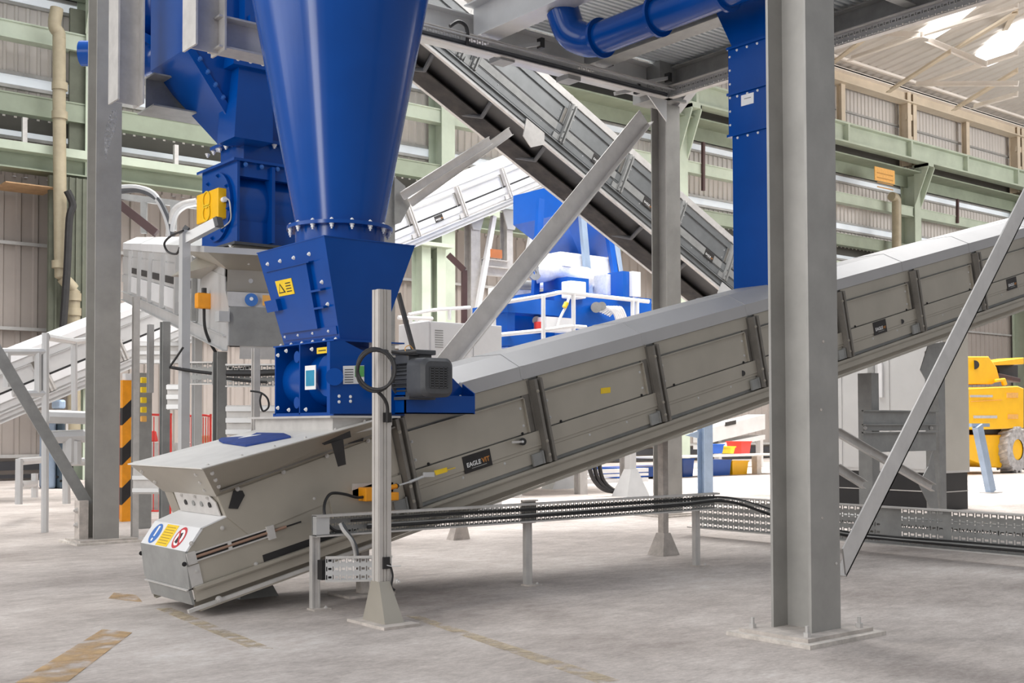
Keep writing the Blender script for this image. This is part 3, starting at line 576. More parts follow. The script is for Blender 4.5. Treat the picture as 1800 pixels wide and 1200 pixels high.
fp = obj('front_plate', G().prism([P(.41, -.01, .5), P(.41, W+.19, .5), P(.38, W+.19, .72), P(.38, -.01, .72)], K1.d*.012), GALV, t)
mp = obj('mount_plate', G().prism([P(.385, .05, .55), P(.385, .8, .55), P(.365, .8, .715), P(.365, .14, .715), P(.37, .05, .66)], K1.d*.01), GALVL, t)
for k, w_ in enumerate((.17, .32, .47, .62)):
    obj('bolt_hole', G().cyl(P(.366, w_, .635), P(.38, w_, .635), .022, 12), BLACK if k in (0, 3) else GALVD, mp)
for w_ in (.17, .4, .66): bolt(mp, P(.364, w_, .695), -K1.d, .012, .01)
# take-up slot, bearing and screw on the tail
g = G(); A(g, .1, .72, -.03, -.012, .35, .36); A(g, .1, .72, -.03, -.012, .29, .3); A(g, .03, .1, -.03, -.012, .28, .37); A(g, .69, .75, -.045, -.012, .27, .375); A(g, .36, .39, -.03, -.012, .3, .35)
obj('take_up_frame', g, GALVL, t); obj('take_up_slot', A(G(), .1, .69, -.014, -.012, .3, .35), BLACK, t)
obj('take_up_screw', G().cyl(P(.1, -.022, .325), P(.86, -.022, .325), .011, 10), mat('rusty_screw', (.35, .22, .16), .6, .3), t, True); obj('slot', A(G(), .82, 1.0, -.016, -.012, .318, .33), BLACK, t)
bolt(t, P(.0, -.02, .3), -K1.c, .013, .02, BLACK); bolt(t, P(.02, W+.02, .3), K1.c, .013, .02, BLACK)
for a, b in ((.35, .47), (.09, .43), (.08, .22), (.55, .12), (1.15, .47)): bolt(t, P(a, -.014, b), -K1.c, .013, .012)
obj('corner_angle', A(G(), .02, .11, -.02, -.012, .11, .27), GALVL, t)
obj('dark_cutout', A(G(), .62, 1.5, -.0145, -.0125, .115, .17), BLACK, t)
obj('scraper_arm', A(G(), -.06, 1.6, -.06, -.03, -.055, -.03), GALVL, t)
bolt(t, P(.18, -.06, -.03), -K1.c, .02, .02)
obj('rubber_patch', G().prism([P(a, -.028, b) for a, b in ((.5, .575), (.43, .6), (.5, .72), (.57, .7), (.58, .66))], K1.c*.006), BLACK, t)
pt = P(1.5, -.28, .9)
o = obj('tape_strip', G().prism([PY(582, 778, 7.9), PY(603, 772, 7.9), PY(608, 816, 7.9), PY(594, 820, 7.9)], (0, -.003, 0)).prism([PY(565, 779, 7.92), PY(615, 757, 7.92), PY(617, 768, 7.92), PY(570, 782, 7.92)], (0, -.003, 0)), GREASE, t)
o = obj('tape_patch', G().prism([PY(612, 762, 8.12), PY(640, 752, 8.12), PY(638, 775, 8.12), PY(612, 780, 8.12)], (0, -.003, 0)), GREASE, t)
# pull cord switch, cord and tags
sw = thing('pull_cord_switch', P(1.75, -.1, .35), 'orange emergency pull cord switch on the side of the conveyor behind the tall post', 'switch')
obj('housing', G().box(PY(643, 857, 8.05), PY(672, 878, 8.17)).box(PY(672, 866, 8.05), PY(688, 878, 8.17)), ORANGE, sw, bevel=.008); obj('mount_plate', G().box(PY(620, 850, 8.17), PY(690, 872, 8.18)), GALVL, sw)
obj('arm', G().cyl(PY(684, 857, 8.1), PY(697, 854, 8.1), .02, 10), ORANGE, sw); obj('boot', G().cyl(PY(697, 854, 8.1), PY(701, 853, 8.1), .024, 12, .01), BLACK, sw)
pc = thing('emergency_rope', PY(701, 853, 8.1), 'emergency pull cord running up along the side of the conveyor from the orange switch', 'rope')
obj('turnbuckle', G().cyl(PY(700, 853, 8.1), PY(720, 847, 8.1), .008, 8).cyl(PY(720, 847, 8.1), PY(745, 837, 8.1), .013, 8), GALVW, pc, True)
obj('clamp', G().box(PY(745, 830, 8.08), PY(762, 838, 8.1)), GALVW, pc, bevel=.004)
obj('rope', G().tube([PY(762, 833, 8.1), PY(800, 822, 8.15)], .005, 6), SIGNY, pc, True)
yt = thing('yellow_tag', PY(775, 829, 8.09), 'yellow plastic tag on the pull cord left of the black logo plate', 'tag'); obj('tag_plate', G().prism([PY(763, 827, 8.08), PY(785, 821, 8.08), PY(786, 829, 8.08), PY(766, 835, 8.08)], (0, -.006, 0)), SIGNY, yt)
py_ = thing('pull_cord_pulley', PY(919, 776, 8.13), 'round black pulley and bracket on the conveyor side', 'pulley')
obj('wheel', G().cyl(PY(919, 776, 8.165), PY(919, 776, 8.12), .034, 20), BLACK, py_, True); obj('hub', G().cyl(PY(919, 776, 8.12), PY(919, 776, 8.1), .012, 10), GALVW, py_); obj('link', G().bar(PY(900, 777, 8.12), PY(919, 776, 8.12), .02, .01), GALVL, py_)
o = obj('yellow_sticker', G().prism([PY(1056, 682, 8.178), PY(1073, 680, 8.178), PY(1073, 690, 8.178), PY(1056, 692, 8.178)], (0, -.001, 0)), SIGNY, t)
o = obj('vent_hole', G().cyl(PY(1305, 656, 8.17), PY(1305, 656, 8.166), .032, 20), BLACK, t)
o = obj('vent_hole', G().cyl(PY(1585, 565, 8.17), PY(1585, 565, 8.166), .03, 20), BLACK, t)
o = cable('black cable looping from the orange switch down into the low tray', [PY(645, 872, 8.1), PY(628, 874, 8.08), PY(605, 868, 8.05), PY(583, 867, 8.02), PY(572, 880, 7.98), PY(570, 900, 7.93), PY(576, 920, 7.9), PY(588, 932, 7.89), PY(600, 934, 7.89)], .012)
cable('grey conduit curving out of the low tray down to the white perforated tray', [PY(598, 920, 7.87), PY(604, 932, 7.84), PY(618, 950, 7.8), PY(624, 970, 7.8), PY(624, 985, 7.8)], .016, GALVL)
cable('thin dark conduit beside the grey conduit below the low tray', [PY(602, 918, 7.85), PY(612, 935, 7.82), PY(626, 958, 7.78), PY(630, 982, 7.78)], .009, MOTOR)
t6 = tray('cable_tray', 'short white perforated tray hung between the first tray leg and the tall post', PY(572, 1022, 7.75), V((1, -.62, 0)), Z, V((-.4, -1, 0)), .5, .19, 3, .02, GALVW, .05)
obj('end_cleat', G().box(PY(566, 985, 7.78), PY(578, 1016, 7.85)), BLACK, t6)
# conveyor legs
def cleg(x, y, top, label, foot=True):
    o = obj('leg', G().box((x-.04, y-.04, .02), (x+.04, y+.04, top)), DUSTY, K1.t)
    if foot: obj('foot', G().loft([(x-.13, y-.12, .0), (x+.13, y-.12, 0), (x+.13, y+.12, 0), (x-.13, y+.12, 0)], [(x-.05, y-.06, .24), (x+.05, y-.06, .24), (x+.05, y+.06, .24), (x-.05, y+.06, .24)]), DUSTY, o)
    return o
cleg(9.26, 8.9, 1.43, 'dusty conveyor leg with a flared foot behind the end of the low tray')
o = cleg(5.12, 8.4, .42, 'short first conveyor leg on a flat plate behind the perforated tray', False); obj('foot_plate', G().box((4.9, 8.25, 0), (5.35, 8.6, .02)), DUSTY, o)
o = thing('floor_stand', (4.35, 8.95, 0), 'low dark tapered foot on the floor under the hopper end of the conveyor', 'stand'); obj('foot', G().loft([(4.2, 8.8, 0), (4.55, 8.8, 0), (4.55, 9.1, 0), (4.2, 9.1, 0)], [(4.25, 8.85, .12), (4.5, 8.85, .12), (4.5, 9.05, .12), (4.25, 9.05, .12)]), GALVD, o)
o = thing('floor_stand', (8.56, 11.75, 0), 'rounded dusty foot on the pale floor seen under the low tray', 'stand'); obj('foot', G().loft([(8.44, 11.7, 0), (8.7, 11.7, 0), (8.7, 11.85, 0), (8.44, 11.85, 0)], [(8.5, 11.7, .22), (8.64, 11.7, .22), (8.64, 11.8, .22), (8.5, 11.8, .22)]), DUSTY, o); obj('post', G().box((8.53, 11.72, .2), (8.6, 11.79, 1.3)), GALVD, o)
# right hand support frame under the climbing conveyor
fy = 8.55
xa, xb = PY(1532, 700, fy).x, PY(1650, 700, fy).x
o = K1.t
for x_, zt in ((xa, PY(1530, 655, fy).z), (xb, PY(1640, 615, fy).z)):
    obj('leg', G().sec((x_, fy, .0), (x_, fy, zt), CS(.16, .2, .008), (1, 0, 0)), GALVD, o)
for py0, py1 in ((722, 745), (745, 757), (758, 795)):
    a, b = PY(1515, py1, fy-.14), PY(1643, py0, fy-.14); g = G().box((a.x, fy-.16, a.z), (b.x, fy-.14, b.z)).box((a.x, fy-.2, b.z-.015), (b.x, fy-.14, b.z)); obj('cross_rail', g, GALVD, o)
for px in (1520, 1636): bolt(o, PY(px, 752, fy-.17), -Y, .02, .02)
a, b = PY(1470, 752, fy-.3), PY(1638, 850, fy-.3); obj('diagonal', G().sec(a, b, CS(.06, .1, .008), (0, -1, 0)), GALVL, o)
a, b = PY(1470, 815, fy-.25), PY(1518, 845, fy-.25); obj('diagonal', G().sec(a, b, CS(.06, .1, .008), (0, -1, 0)), GALVL, o)
obj('gusset', G().prism([PY(1615, 850, fy-.12), PY(1632, 820, fy-.12), PY(1640, 790, fy-.12), PY(1650, 900, fy-.12), PY(1637, 895, fy-.12)], (0, .01, 0)), GALVD, o)
obj('gusset', G().prism([PY(1618, 650, fy-.12), PY(1632, 605, fy-.12), PY(1665, 600, fy-.12), PY(1650, 655, fy-.12), PY(1640, 690, fy-.12)], (0, .01, 0)), GALVD, o)
# tall foreground post with its cables
px0, py0 = 4.5, 7.12
o = thing('instrument_post', (px0, py0, 0), 'tall pale ribbed post with flared foot standing in front of the conveyor and blue feeder', 'post')
g = G(); a_, b_ = .05, .06
g.prism([(px0-.05, py0-.04, .2), (px0+.05, py0-.04, .2), (px0+.05, py0+.045, .2), (px0-.05, py0+.045, .2)], (0, 0, 2.2))
for dx, wd in ((-.05, .03), (-.008, .012), (.016, .034)): g.box((px0+dx, py0-.047, .24), (px0+dx+wd, py0-.04, 2.4))
for dy in (-.04, .015): g.box((px0-.056, py0+dy, .3), (px0-.05, py0+dy+.028, 2.4))
obj('ribbed_profile', g, mat('aluminium_profile', (.56, .53, .5), .45, .25, .07, 4, 3), o)
obj('flared_foot', G().loft([(px0-.1, py0-.2, .02), (px0+.06, py0-.2, .02), (px0+.06, py0+.1, .02), (px0-.1, py0+.1, .02)], [(px0-.06, py0-.06, .3), (px0+.03, py0-.06, .3), (px0+.03, py0+.05, .3), (px0-.06, py0+.05, .3)]), GALV, o)
obj('foot_plate', G().box((px0-.17, py0-.3, 0), (px0+.13, py0+.2, .02)), DUSTY, o)
bolt(o, (px0+.06, py0-.1, .3), -Y, .015, .03)
obj('cable_clip', G().box(PY(676, 742, 7.06), PY(686, 725, 7.08)).box(PY(674, 1000, 7.06), PY(683, 978, 7.08)), BLACK, o)
cl = thing('cable_coil', PY(660, 650, 7.02), 'black coiled cable hooked around the tall post with its tail running down', 'cable')
cc = PY(659, 650, 7.0); ring = []
for k in range(70):
    a = k/70*2*math.pi*2.6+.6; rr_ = .145+.008*math.sin(k*.31); ring.append(cc+RT*math.cos(a)*rr_*.84+Z*math.sin(a)*rr_+Y*(-.01+.02*math.sin(k*.2)))
obj('coil', G().tube(ring, .012, 7), BLACK, cl, True)
obj('tail', G().tube(smoothpath([PY(665, 689, 7.0), PY(675, 700, 7.0), PY(681, 715, 7.01), PY(681, 742, 7.03)], 6), .013, 7), BLACK, cl, True)
obj('lead', G().tube(smoothpath([PY(665, 616, 7.0), PY(690, 618, 7.15), PY(708, 620, 7.4), PY(730, 618, 7.7)], 6), .013, 7), BLACK, cl, True)
cable('short cable stub bent at the foot of the tall post', [PY(685, 990, 7.08), PY(690, 1010, 7.06), PY(688, 1030, 7.05), PY(694, 1037, 7.04)], .008)
cable('thin wire sticking out beside the foot of the tall post', [PY(680, 993, 7.0), PY(690, 995, 6.98), PY(705, 994, 6.95)], .003, GALVW)
# ================================================================== blue feeder on the conveyor inlet
FY = 8.12
A0 = PY(570, 414.5, FY); B0 = PY(729, 433.5, FY); zt = (A0.z+B0.z)/2; yb0 = 9.3
A1 = PY(598, 598, FY+.1); B1 = PY(669, 600, FY+.1); zb = (A1.z+B1.z)/2
fd = thing('feed_hopper', (A0.x+.3, 8.6, zb), 'blue tapering square hopper with an inspection door below the large blue cone', 'hopper')
T = [(A0.x, FY, zt), (B0.x, FY, zt), (B0.x, yb0, zt), (A0.x, yb0, zt)]; Bt = [(A1.x, FY+.1, zb), (B1.x, FY+.1, zb), (B1.x, yb0-.12, zb), (A1.x, yb0-.12, zb)]
T = [V(a) for a in T]; Bt = [V(a) for a in Bt]
obj('body', G().loft(Bt, T), BLUE, fd)
obj('rim', G().loft([v+(v-V((A0.x+.44, 8.7, zt)))*.012 for v in T], [v+(v-V((A0.x+.44, 8.7, zt)))*.012+Z*.008 for v in T]), BLUE, fd)
def FL(a, b, e=.012):      # point on the -x face: a 0 (near edge) .. 1 (far), b 0 (bottom) .. 1 (top)
    p = Bt[0].lerp(Bt[3], a).lerp(T[0].lerp(T[3], a), b); n_ = (T[3]-T[0]).cross(Bt[0]-T[0]).normalized()
    if n_.x > 0: n_ = -n_
    return p+n_*e
nx = (FL(.5, .5, 1)-FL(.5, .5, 0))
dr = obj('door', G().prism([FL(.28, .14, 0), FL(.94, .14, 0), FL(.88, .8, 0), FL(.26, .8, 0)], nx*.035), BLUE, fd)
obj('door_top_lip', G().prism([FL(.2, .79, 0), FL(.92, .79, 0), FL(.92, .8, 0), FL(.2, .8, 0)], nx*.05), BLUE, dr)
for a, b in ((.88, .87), (.68, .87), (.47, .87), (.24, .87), (.13, .58), (.1, .36), (.92, .1), (.68, .1), (.42, .1), (.15, .1)): bolt(fd, FL(a, b, .0), nx, .013, .014, LABELW)
for b in (.33, .5): obj('hinge', G().prism([FL(.1, b, 0), FL(.28, b, 0), FL(.28, b+.02, 0), FL(.1, b+.02, 0)], nx*.05), BLUE, dr)
obj('latch_block', G().prism([FL(.78, .38, .03), FL(.98, .38, .03), FL(.98, .5, .03), FL(.78, .5, .03)], nx*.05), BLUE, dr)
obj('bottom_strip', G().prism([FL(.02, .06, 0), FL(.98, .06, 0), FL(.98, .14, 0), FL(.02, .14, 0)], nx*.01), BLUE, fd)
sg = obj('warning_sign', G().prism([FL(.52, .52, .036), FL(.78, .52, .036), FL(.78, .68, .036), FL(.52, .68, .036)], nx*.004), SIGNY, fd)
obj('warning_triangle', G().prism([FL(.76, .55, .041), FL(.65, .55, .041), FL(.715, .65, .041)], nx*.001), BLACK, sg); obj('triangle_centre', G().prism([FL(.745, .56, .042), FL(.675, .56, .042), FL(.715, .63, .042)], nx*.001), SIGNY, sg)
for k in range(4): obj('text_line', G().prism([FL(.55, .55+k*.028, .041), FL(.63, .55+k*.028, .041), FL(.63, .56+k*.028, .041), FL(.55, .56+k*.028, .041)], nx*.001), GREASE, sg)
g = G()
for i in range(4):
    j = (i+1) % 4; g.sec(T[i]*.0+V((T[i].x, T[i].y, zt-.004)), V((T[j].x, T[j].y, zt-.004)), R(.01, .02), Z)
obj('bottom_flange', G().box((A1.x-.05, FY+.05, zb-.012), (B1.x+.05, yb0-.07, zb+.004)), BLUE, fd)
for k in range(6): bolt(fd, (A1.x-.03, FY+.12+k*.19, zb+.004), Z, .012, .012, LABELW)
# large cone
cx, cy = (A0.x+B0.x)/2, 8.62
rc = .41; zf = PY(593, 405, cy).z
cn = thing('cone_hopper', (cx, cy, zt), 'very large glossy blue cone narrowing down to a bolted ring above the square hopper', 'hopper')
pr = [(zt+.004, rc-.03), (zf, rc-.03)]
obj('neck', G().lathe((cx, cy, 0), Z, pr, 48), BLUE, cn, True)
tp = PY(738, 10, cy)
obj('cone', G().lathe((cx, cy, 0), Z, [(zf, rc-.03), (zf+.06, rc-.03), (6.2, rc+.56), (7.0, rc+.72)], 64), BLUE, cn, True)
obj('ring_flange', G().lathe((cx, cy, 0), Z, [(zf-.008, rc-.04), (zf-.008, rc+.04), (zf+.022, rc+.04), (zf+.022, rc-.04)], 48), BLUE, cn, True)
for k in range(16):
    a = k/16*2*math.pi+.1; p = (cx+(rc+.015)*math.cos(a), cy+(rc+.015)*math.sin(a), zf)
    bolt(cn, (p[0], p[1], zf+.022), Z, .014, .012, LABELW); bolt(cn, (p[0], p[1], zf-.008), -Z, .015, .03, LABELW)
# rotary feeder with its chain guard
z0, z1 = 1.515, zb-.015
xv0, xv1 = A1.x-.04, A1.x+.58
rf = thing('rotary_feeder', ((xv0+xv1)/2, 8.6, z0), 'blue rotary feeder drum with square flanges sitting on the conveyor inlet', 'feeder')
zc = (z0+z1)/2
for y_ in (yb0-.14, 8.72): obj('side_flange', G().box((xv0-.06, y_-.008, z0), (xv1, y_+.008, z1)), BLUE, rf)
obj('drum', G().cyl((xv0+.24, FY+.08, zc), (xv0+.24, yb0-.14, zc), .235, 40), BLUE, rf, True)
obj('top_flange', G().box((xv0-.06, FY+.03, z1), (xv1, yb0-.1, z1+.012)), BLUE, rf)
obj('bottom_flange', G().box((xv0-.06, FY+.03, z0-.015), (xv1, yb0-.1, z0+.012)), BLUE, rf)
obj('drum_cover', G().cyl((xv0-.0, 8.36, zc+.02), (xv0+.2, 8.36, zc+.02), .17, 28), BLUE, rf, True)
for zz in (z0+.1, z1-.1): obj('round_port', G().cyl((xv0-.055, 8.78, zz), (xv0-.0, 8.78, zz), .05, 20), BLUE, rf, True)
for y_, zz in ((9.1, z1-.07), (8.95, z1-.04), (9.1, z0+.06), (8.9, z0+.04), (8.5, z1-.05), (8.6, z0+.04)): bolt(rf, (xv0-.06, y_, zz), -X, .013, .014, LABELW)
pn = obj('rating_plate', G().box((xv0-.064, 8.44, zc-.09), (xv0-.058, 8.62, zc+.11)), LABELW, rf); obj('teal_panel', G().box((xv0-.067, 8.46, zc-.06), (xv0-.064, 8.6, zc+.07)), TEAL, pn)
pn = obj('yellow_label', G().box((xv0-.064, 8.24, zc+.2), (xv0-.058, 8.42, zc+.25)), SIGNY, rf); obj('print_line', G().box((xv0-.067, 8.27, zc+.22), (xv0-.064, 8.39, zc+.228)), GREASE, pn)
cg_ = thing('chain_guard', (xv1+.1, FY, z0), 'flat blue chain guard plate with sloping top edge beside the feeder drum', 'guard')
GP = [PY(580, 727, FY-.02), PY(702, 727, FY-.02), PY(714, 690, FY-.02), PY(714, 655, FY-.02), PY(603, 598, FY-.02), PY(580, 600, FY-.02)]
obj('plate', G().prism(GP, (0, .05, 0)), BLUE, cg_); obj('hub_cover', G().cyl(PY(588, 662, FY-.06), PY(588, 662, FY-.02), .07, 24), BLUE, cg_, True)
lp = obj('data_label', G().prism([PY(603, 675, FY-.022), PY(640, 674, FY-.022), PY(640, 642, FY-.022), PY(603, 643, FY-.022)], (0, -.002, 0)), LABELW, cg_)
obj('green_field', G().prism([PY(624, 662, FY-.025), PY(640, 662, FY-.025), PY(640, 643, FY-.025), PY(624, 643, FY-.025)], (0, -.001, 0)), GREENL, lp)
for k in range(6): obj('text_line', G().prism([PY(606, 649+k*4.4, FY-.025), PY(621, 648.7+k*4.4, FY-.025), PY(621, 649.9+k*4.4, FY-.025), PY(606, 650.2+k*4.4, FY-.025)], (0, -.001, 0)), GREASE, lp)
for px, py in ((596, 696), (596, 706), (616, 697), (616, 705)): bolt(cg_, PY(px, py, FY-.02), -Y, .01, .008, LABELW)
# motor platform and motor
mx0, mx1 = PY(712, 720, 7.95).x, PY(833, 720, 7.95).x
mp_ = thing('motor_platform', ((mx0+mx1)/2, 7.9, z0), 'blue folded steel platform carrying the electric motor', 'platform')
def zpx(py, y=7.95, px=770): return PY(px, py, y).z
obj('base_channel', G().box((mx0, 7.95, z0), (mx1, 7.965, zpx(697))).box((mx0, 7.95, zpx(697)), (mx1, 8.12, zpx(697)+.01)).box((mx0, 7.95, z0), (mx1, 8.12, z0+.01)), BLUE, mp_)
obj('back_plate', G().prism([(mx0, 8.12, z0), (mx1+.02, 8.12, z0), (mx1+.02, 8.12, zpx(682)), (mx1-.16, 8.12, zpx(652)), (mx0, 8.12, zpx(652))], (0, .015, 0)), BLUE, mp_)
obj('cheek_plate', G().prism([(mx0, 7.95, z0), (mx0, 8.2, z0), (mx0, 8.2, zpx(650)), (mx0, 8.1, zpx(650)), (mx0, 7.95, zpx(676))], (.012, 0, 0)), BLUE, mp_)
obj('cheek_plate', G().prism([(mx1, 7.95, z0), (mx1, 8.12, z0), (mx1, 8.12, zpx(672)), (mx1, 7.95, zpx(690))], (.012, 0, 0)), BLUE, mp_)
for py in (673, 696, 706): bolt(mp_, PY(809, py, 8.119), -Y, .008, .008, LABELW)
ym = 7.62
mc_ = PY(771, 663, ym)
mo = thing('electric_motor', (mc_.x, 7.85, mc_.z-.16), 'dark grey finned electric motor with terminal box on the blue platform', 'motor')
g = G(); g.cyl((mc_.x, 7.8, mc_.z), (mc_.x, 8.12, mc_.z), .125, 32)
obj('stator', g, MOTOR, mo, True)
g = G()
for k in range(26):
    a = k/26*2*math.pi; d_ = V((math.cos(a), 0, math.sin(a))); c = V((mc_.x, 0, mc_.z)); g.prism([c+d_*.12+V((0, 7.82, 0)), c+d_*.155+V((0, 7.82, 0)), c+d_*.155+V((0, 8.08, 0)), c+d_*.12+V((0, 8.08, 0))], V((-d_.z, 0, d_.x))*.006)
obj('cooling_fins', g, MOTOR, mo)
def rsq(r, y, k=.45, n=8):
    o = []
    for q in range(4):
        for i in range(n+1):
            a = (q+i/n)*math.pi/2; o.append((mc_.x+(1-k)*r*(1 if q in (0, 3) else -1)+k*r*math.cos(a), y, mc_.z+(1-k)*r*(1 if q < 2 else -1)+k*r*math.sin(a)))
    return o
fc = obj('fan_cowl', G().loft(rsq(.162, 7.84), rsq(.158, ym+.03)).loft(rsq(.158, ym+.03), rsq(.13, ym)), MOTOR, mo, True)
gr = obj('grille', G().box((mc_.x-.085, ym-.003, mc_.z-.085), (mc_.x+.085, ym+.0, mc_.z+.085)), BLACK, mo)
g = G()
for k in range(9): g.box((mc_.x-.085, ym-.008, mc_.z-.085+k*.02), (mc_.x+.085, ym-.003, mc_.z-.077+k*.02))
for k in (-.085, -.045, 0, .045, .08): g.box((mc_.x+k-.003, ym-.008, mc_.z-.085), (mc_.x+k+.004, ym-.003, mc_.z+.085))
obj('grille_bars', g, MOTOR, mo)
tb = obj('terminal_box', G().box((mc_.x-.13, 7.86, mc_.z+.12), (mc_.x+.1, 8.06, mc_.z+.2)).box((mc_.x-.15, 7.84, mc_.z+.195), (mc_.x+.13, 8.08, mc_.z+.235)), MOTOR, mo, bevel=.006)
obj('drive_end_flange', G().cyl((mc_.x, 8.08, mc_.z), (mc_.x, 8.11, mc_.z), .16, 28), MOTOR, mo, True)
obj('foot', G().box((mc_.x-.13, 7.85, mc_.z-.175), (mc_.x+.13, 8.08, mc_.z-.15)).box((mc_.x-.1, 7.88, mc_.z-.16), (mc_.x+.1, 8.04, mc_.z-.1)), MOTOR, mo)
cable('thin pale wire arching from the motor terminal box', [PY(716, 625, 7.85), PY(712, 612, 7.85), PY(720, 607, 7.85), PY(728, 618, 7.86), PY(728, 632, 7.88)], .004, SIGNO)
cable('black gland cable from the motor terminal box to the coil', [PY(690, 619, 7.55), PY(712, 622, 7.75), PY(735, 624, 7.86)], .012)
bb = thing('gearbox', (mc_.x-.25, 8.5, z1-.1), 'blue gearbox body showing between the post and the motor', 'gearbox'); obj('housing', G().box((xv1+.02, 8.3, z0+.05), (mc_.x-.06, 8.9, z0+.36)), BLUE, bb, bevel=.02); obj('flange_plate', G().box((xv1+.02, 8.35, z1-.12), (xv1+.3, 8.8, z1-.1)), MOTOR, bb); obj('flange', G().cyl((mc_.x-.18, 8.22, mc_.z), (mc_.x-.18, 8.3, mc_.z), .14, 24), MOTOR, bb, True)
# inlet collar and items on the hopper cover
o = thing('inlet_collar', (4.95, 8.6, 1.4), 'pale sheet collar between the feeder and the conveyor hopper cover', 'collar')
ca = PY(620, 745, 8.12)
obj('collar', G().loft([(4.6, 8.0, 1.32), (ca.x+.3, 8.0, 1.42), (ca.x+.3, 9.35, 1.42), (4.6, 9.35, 1.32)], [(4.6, 8.0, z0-.03), (ca.x+.3, 8.0, z0-.03), (ca.x+.3, 9.35, z0-.03), (4.6, 9.35, z0-.03)]), GALVL, o)
obj('top_lip', G().box((4.55, 7.95, z0-.035), (ca.x+.35, 9.4, z0-.018)), GALVL, o)
def COV(px, py, e=.02):    # point on the sloping hopper cover
    n_ = V((-K1.sa, 0, K1.ca)); p0 = rim[0]+Z*.008; d = PD(px, py, 1)-EYE; t_ = (p0-EYE).dot(n_)/d.dot(n_); return EYE+d*t_+n_*e
n_ = V((-K1.sa, 0, K1.ca))
cl_ = thing('blue_folder', COV(445, 777), 'flat blue folder with a white label lying on the conveyor hopper cover', 'folder')
obj('cover', G().prism([COV(385, 776, .002), COV(392, 780, .002), COV(432, 786, .002), COV(512, 770, .002), COV(500, 765, .002), COV(452, 764, .002), COV(440, 770, .002), COV(390, 773, .002)], n_*.02), BLUEF, cl_, bevel=.005)
obj('paper_label', G().prism([COV(420, 775, .024), COV(452, 770, .024), COV(460, 768, .024), COV(430, 772, .024)], n_*.002), LABELW, cl_)
# ================================================================== second feeder group at the left
d2 = V((math.sin(.257), math.cos(.257), 0)); O2 = PD(402, 607, 12.3)
K2 = Conv('belt_conveyor', 'raised galvanised conveyor end with white sign band, behind the blue hopper at the left', O2, V((1, 0, 0)), 0, 1.25, 1, [], s0=.5, lid=False)
# rebuild as a purpose-made conveyor seen end on
for ch in list(K2.t.children): bpy.data.objects.remove(ch)
t = K2.t; c2_ = V((d2.y, -d2.x, 0)); sl2 = math.atan(.151)
def Q(a, w_, b): return O2 + d2*(a*math.cos(sl2)-b*math.sin(sl2)) + c2_*w_ + Z*(a*math.sin(sl2)+b*math.cos(sl2))
def qb(g, a0, a1, w0, w1, b0, b1):
    q = [(w0, b0), (w1, b0), (w1, b1), (w0, b1)]; return g.loft([Q(a0, *x) for x in q], [Q(a1, *x) for x in q])
W2 = 1.05; L2 = 11.6
obj('side_rail', qb(qb(qb(G(), .1, L2, 0, .01, -.07, .1), .1, L2, -.05, 0, .09, .1), .1, L2, -.05, 0, -.07, -.06), GALVW, t)
g = qb(qb(qb(qb(G(), .4, L2, -.0, .012, .1, .92), 1.9, L2, -.012, 0, .8, .92), 1.9, L2, -.02, 0, .45, .78), 1.9, L2, -.025, 0, .28, .43); obj('side_panel', g, GALVW, t)
for k in range(6):
    a = 2.2+k*1.55; obj('post', qb(qb(G(), a-.06, a+.06, -.075, 0, .12, .9), a-.1, a+.1, -.02, 0, .12, .92), GALVD if k < 1 else GALVW, t)
    if k: obj('black_slot', qb(G(), a-1.3, a-.25, -.035, -.02, .5, .6), BLACK, t); obj('white_panel', qb(G(), a-1.3, a-.2, -.035, -.02, .16, .44), WHITE, t)
prf = [(-.03, .92), (-.03, 1.04), (.22, 1.17), (W2-.22, 1.17), (W2+.03, 1.04), (W2+.03, .92)]
for k in range(6):
    a = 1.9 + k*1.6; b = min(a+1.59, L2); obj('lid', G().loft([Q(a, *x) for x in prf], [Q(b, *x) for x in prf]), GALVW if k < 2 else WHITE, t)
obj('far_side_frame', qb(G(), .1, L2, W2, W2+.01, -.07, .92), GALVW, t); obj('belt', qb(G(), .2, L2, .05, W2-.05, -.03, -.02), BELT, t)
obj('tail_side_plate', G().prism([Q(a, -.01, b) for a, b in ((0, 0), (0, .4), (.25, .58), (.3, .72), (1.9, .8), (1.9, 0))], c2_*.012), GALVW, t)
obj('end_guard', G().prism([Q(-.01, 0, 0), Q(-.01, W2, 0), Q(-.01, W2, .42), Q(-.01, 0, .42)], d2*.02), GALVD, t)
obj('end_guard', G().prism([Q(.0, .12, -.14), Q(.0, W2, -.14), Q(.0, W2, .0), Q(.0, .12, .0)], d2*.02), GALVL, t)
sb = obj('sign_band', G().prism([Q(-.01, -.02, .42), Q(-.01, W2, .42), Q(.06, W2, .57), Q(.06, -.02, .57)], d2*.02), GALVL, t)
cc = Q(-.015, .22, .495); obj('mandatory_sign', G().cyl(cc, cc-d2*.006, .07, 24), SBLUE, sb); obj('exclamation_mark', G().cyl(cc-d2*.006+Z*.01, cc-d2*.009+Z*.01, .02, 10), LABELW, sb)
obj('warning_text_panel', G().prism([Q(-.02, .34, .44), Q(-.02, .85, .44), Q(.0, .85, .55), Q(.0, .34, .55)], -d2*.004), SIGNO, sb)
obj('front_plate', G().prism([Q(.2, .0, .57), Q(.2, W2, .57), Q(.2, W2, .8), Q(.2, .0, .8)], d2*.01), GALV, t)
for w_ in (.25, .5, .75): obj('bolt_hole', G().cyl(Q(.195, w_, .69), Q(.2, w_, .69), .025, 12), GALVW, t)
h2 = [Q(.2, 0, .8), Q(1.9, 0, .86), Q(1.9, W2, .86), Q(.2, W2, .8)]; r2 = [Q(-.1, -.3, 1.0), Q(1.7, -.3, 1.0), Q(1.7, W2+.3, 1.0), Q(-.1, W2+.3, 1.0)]
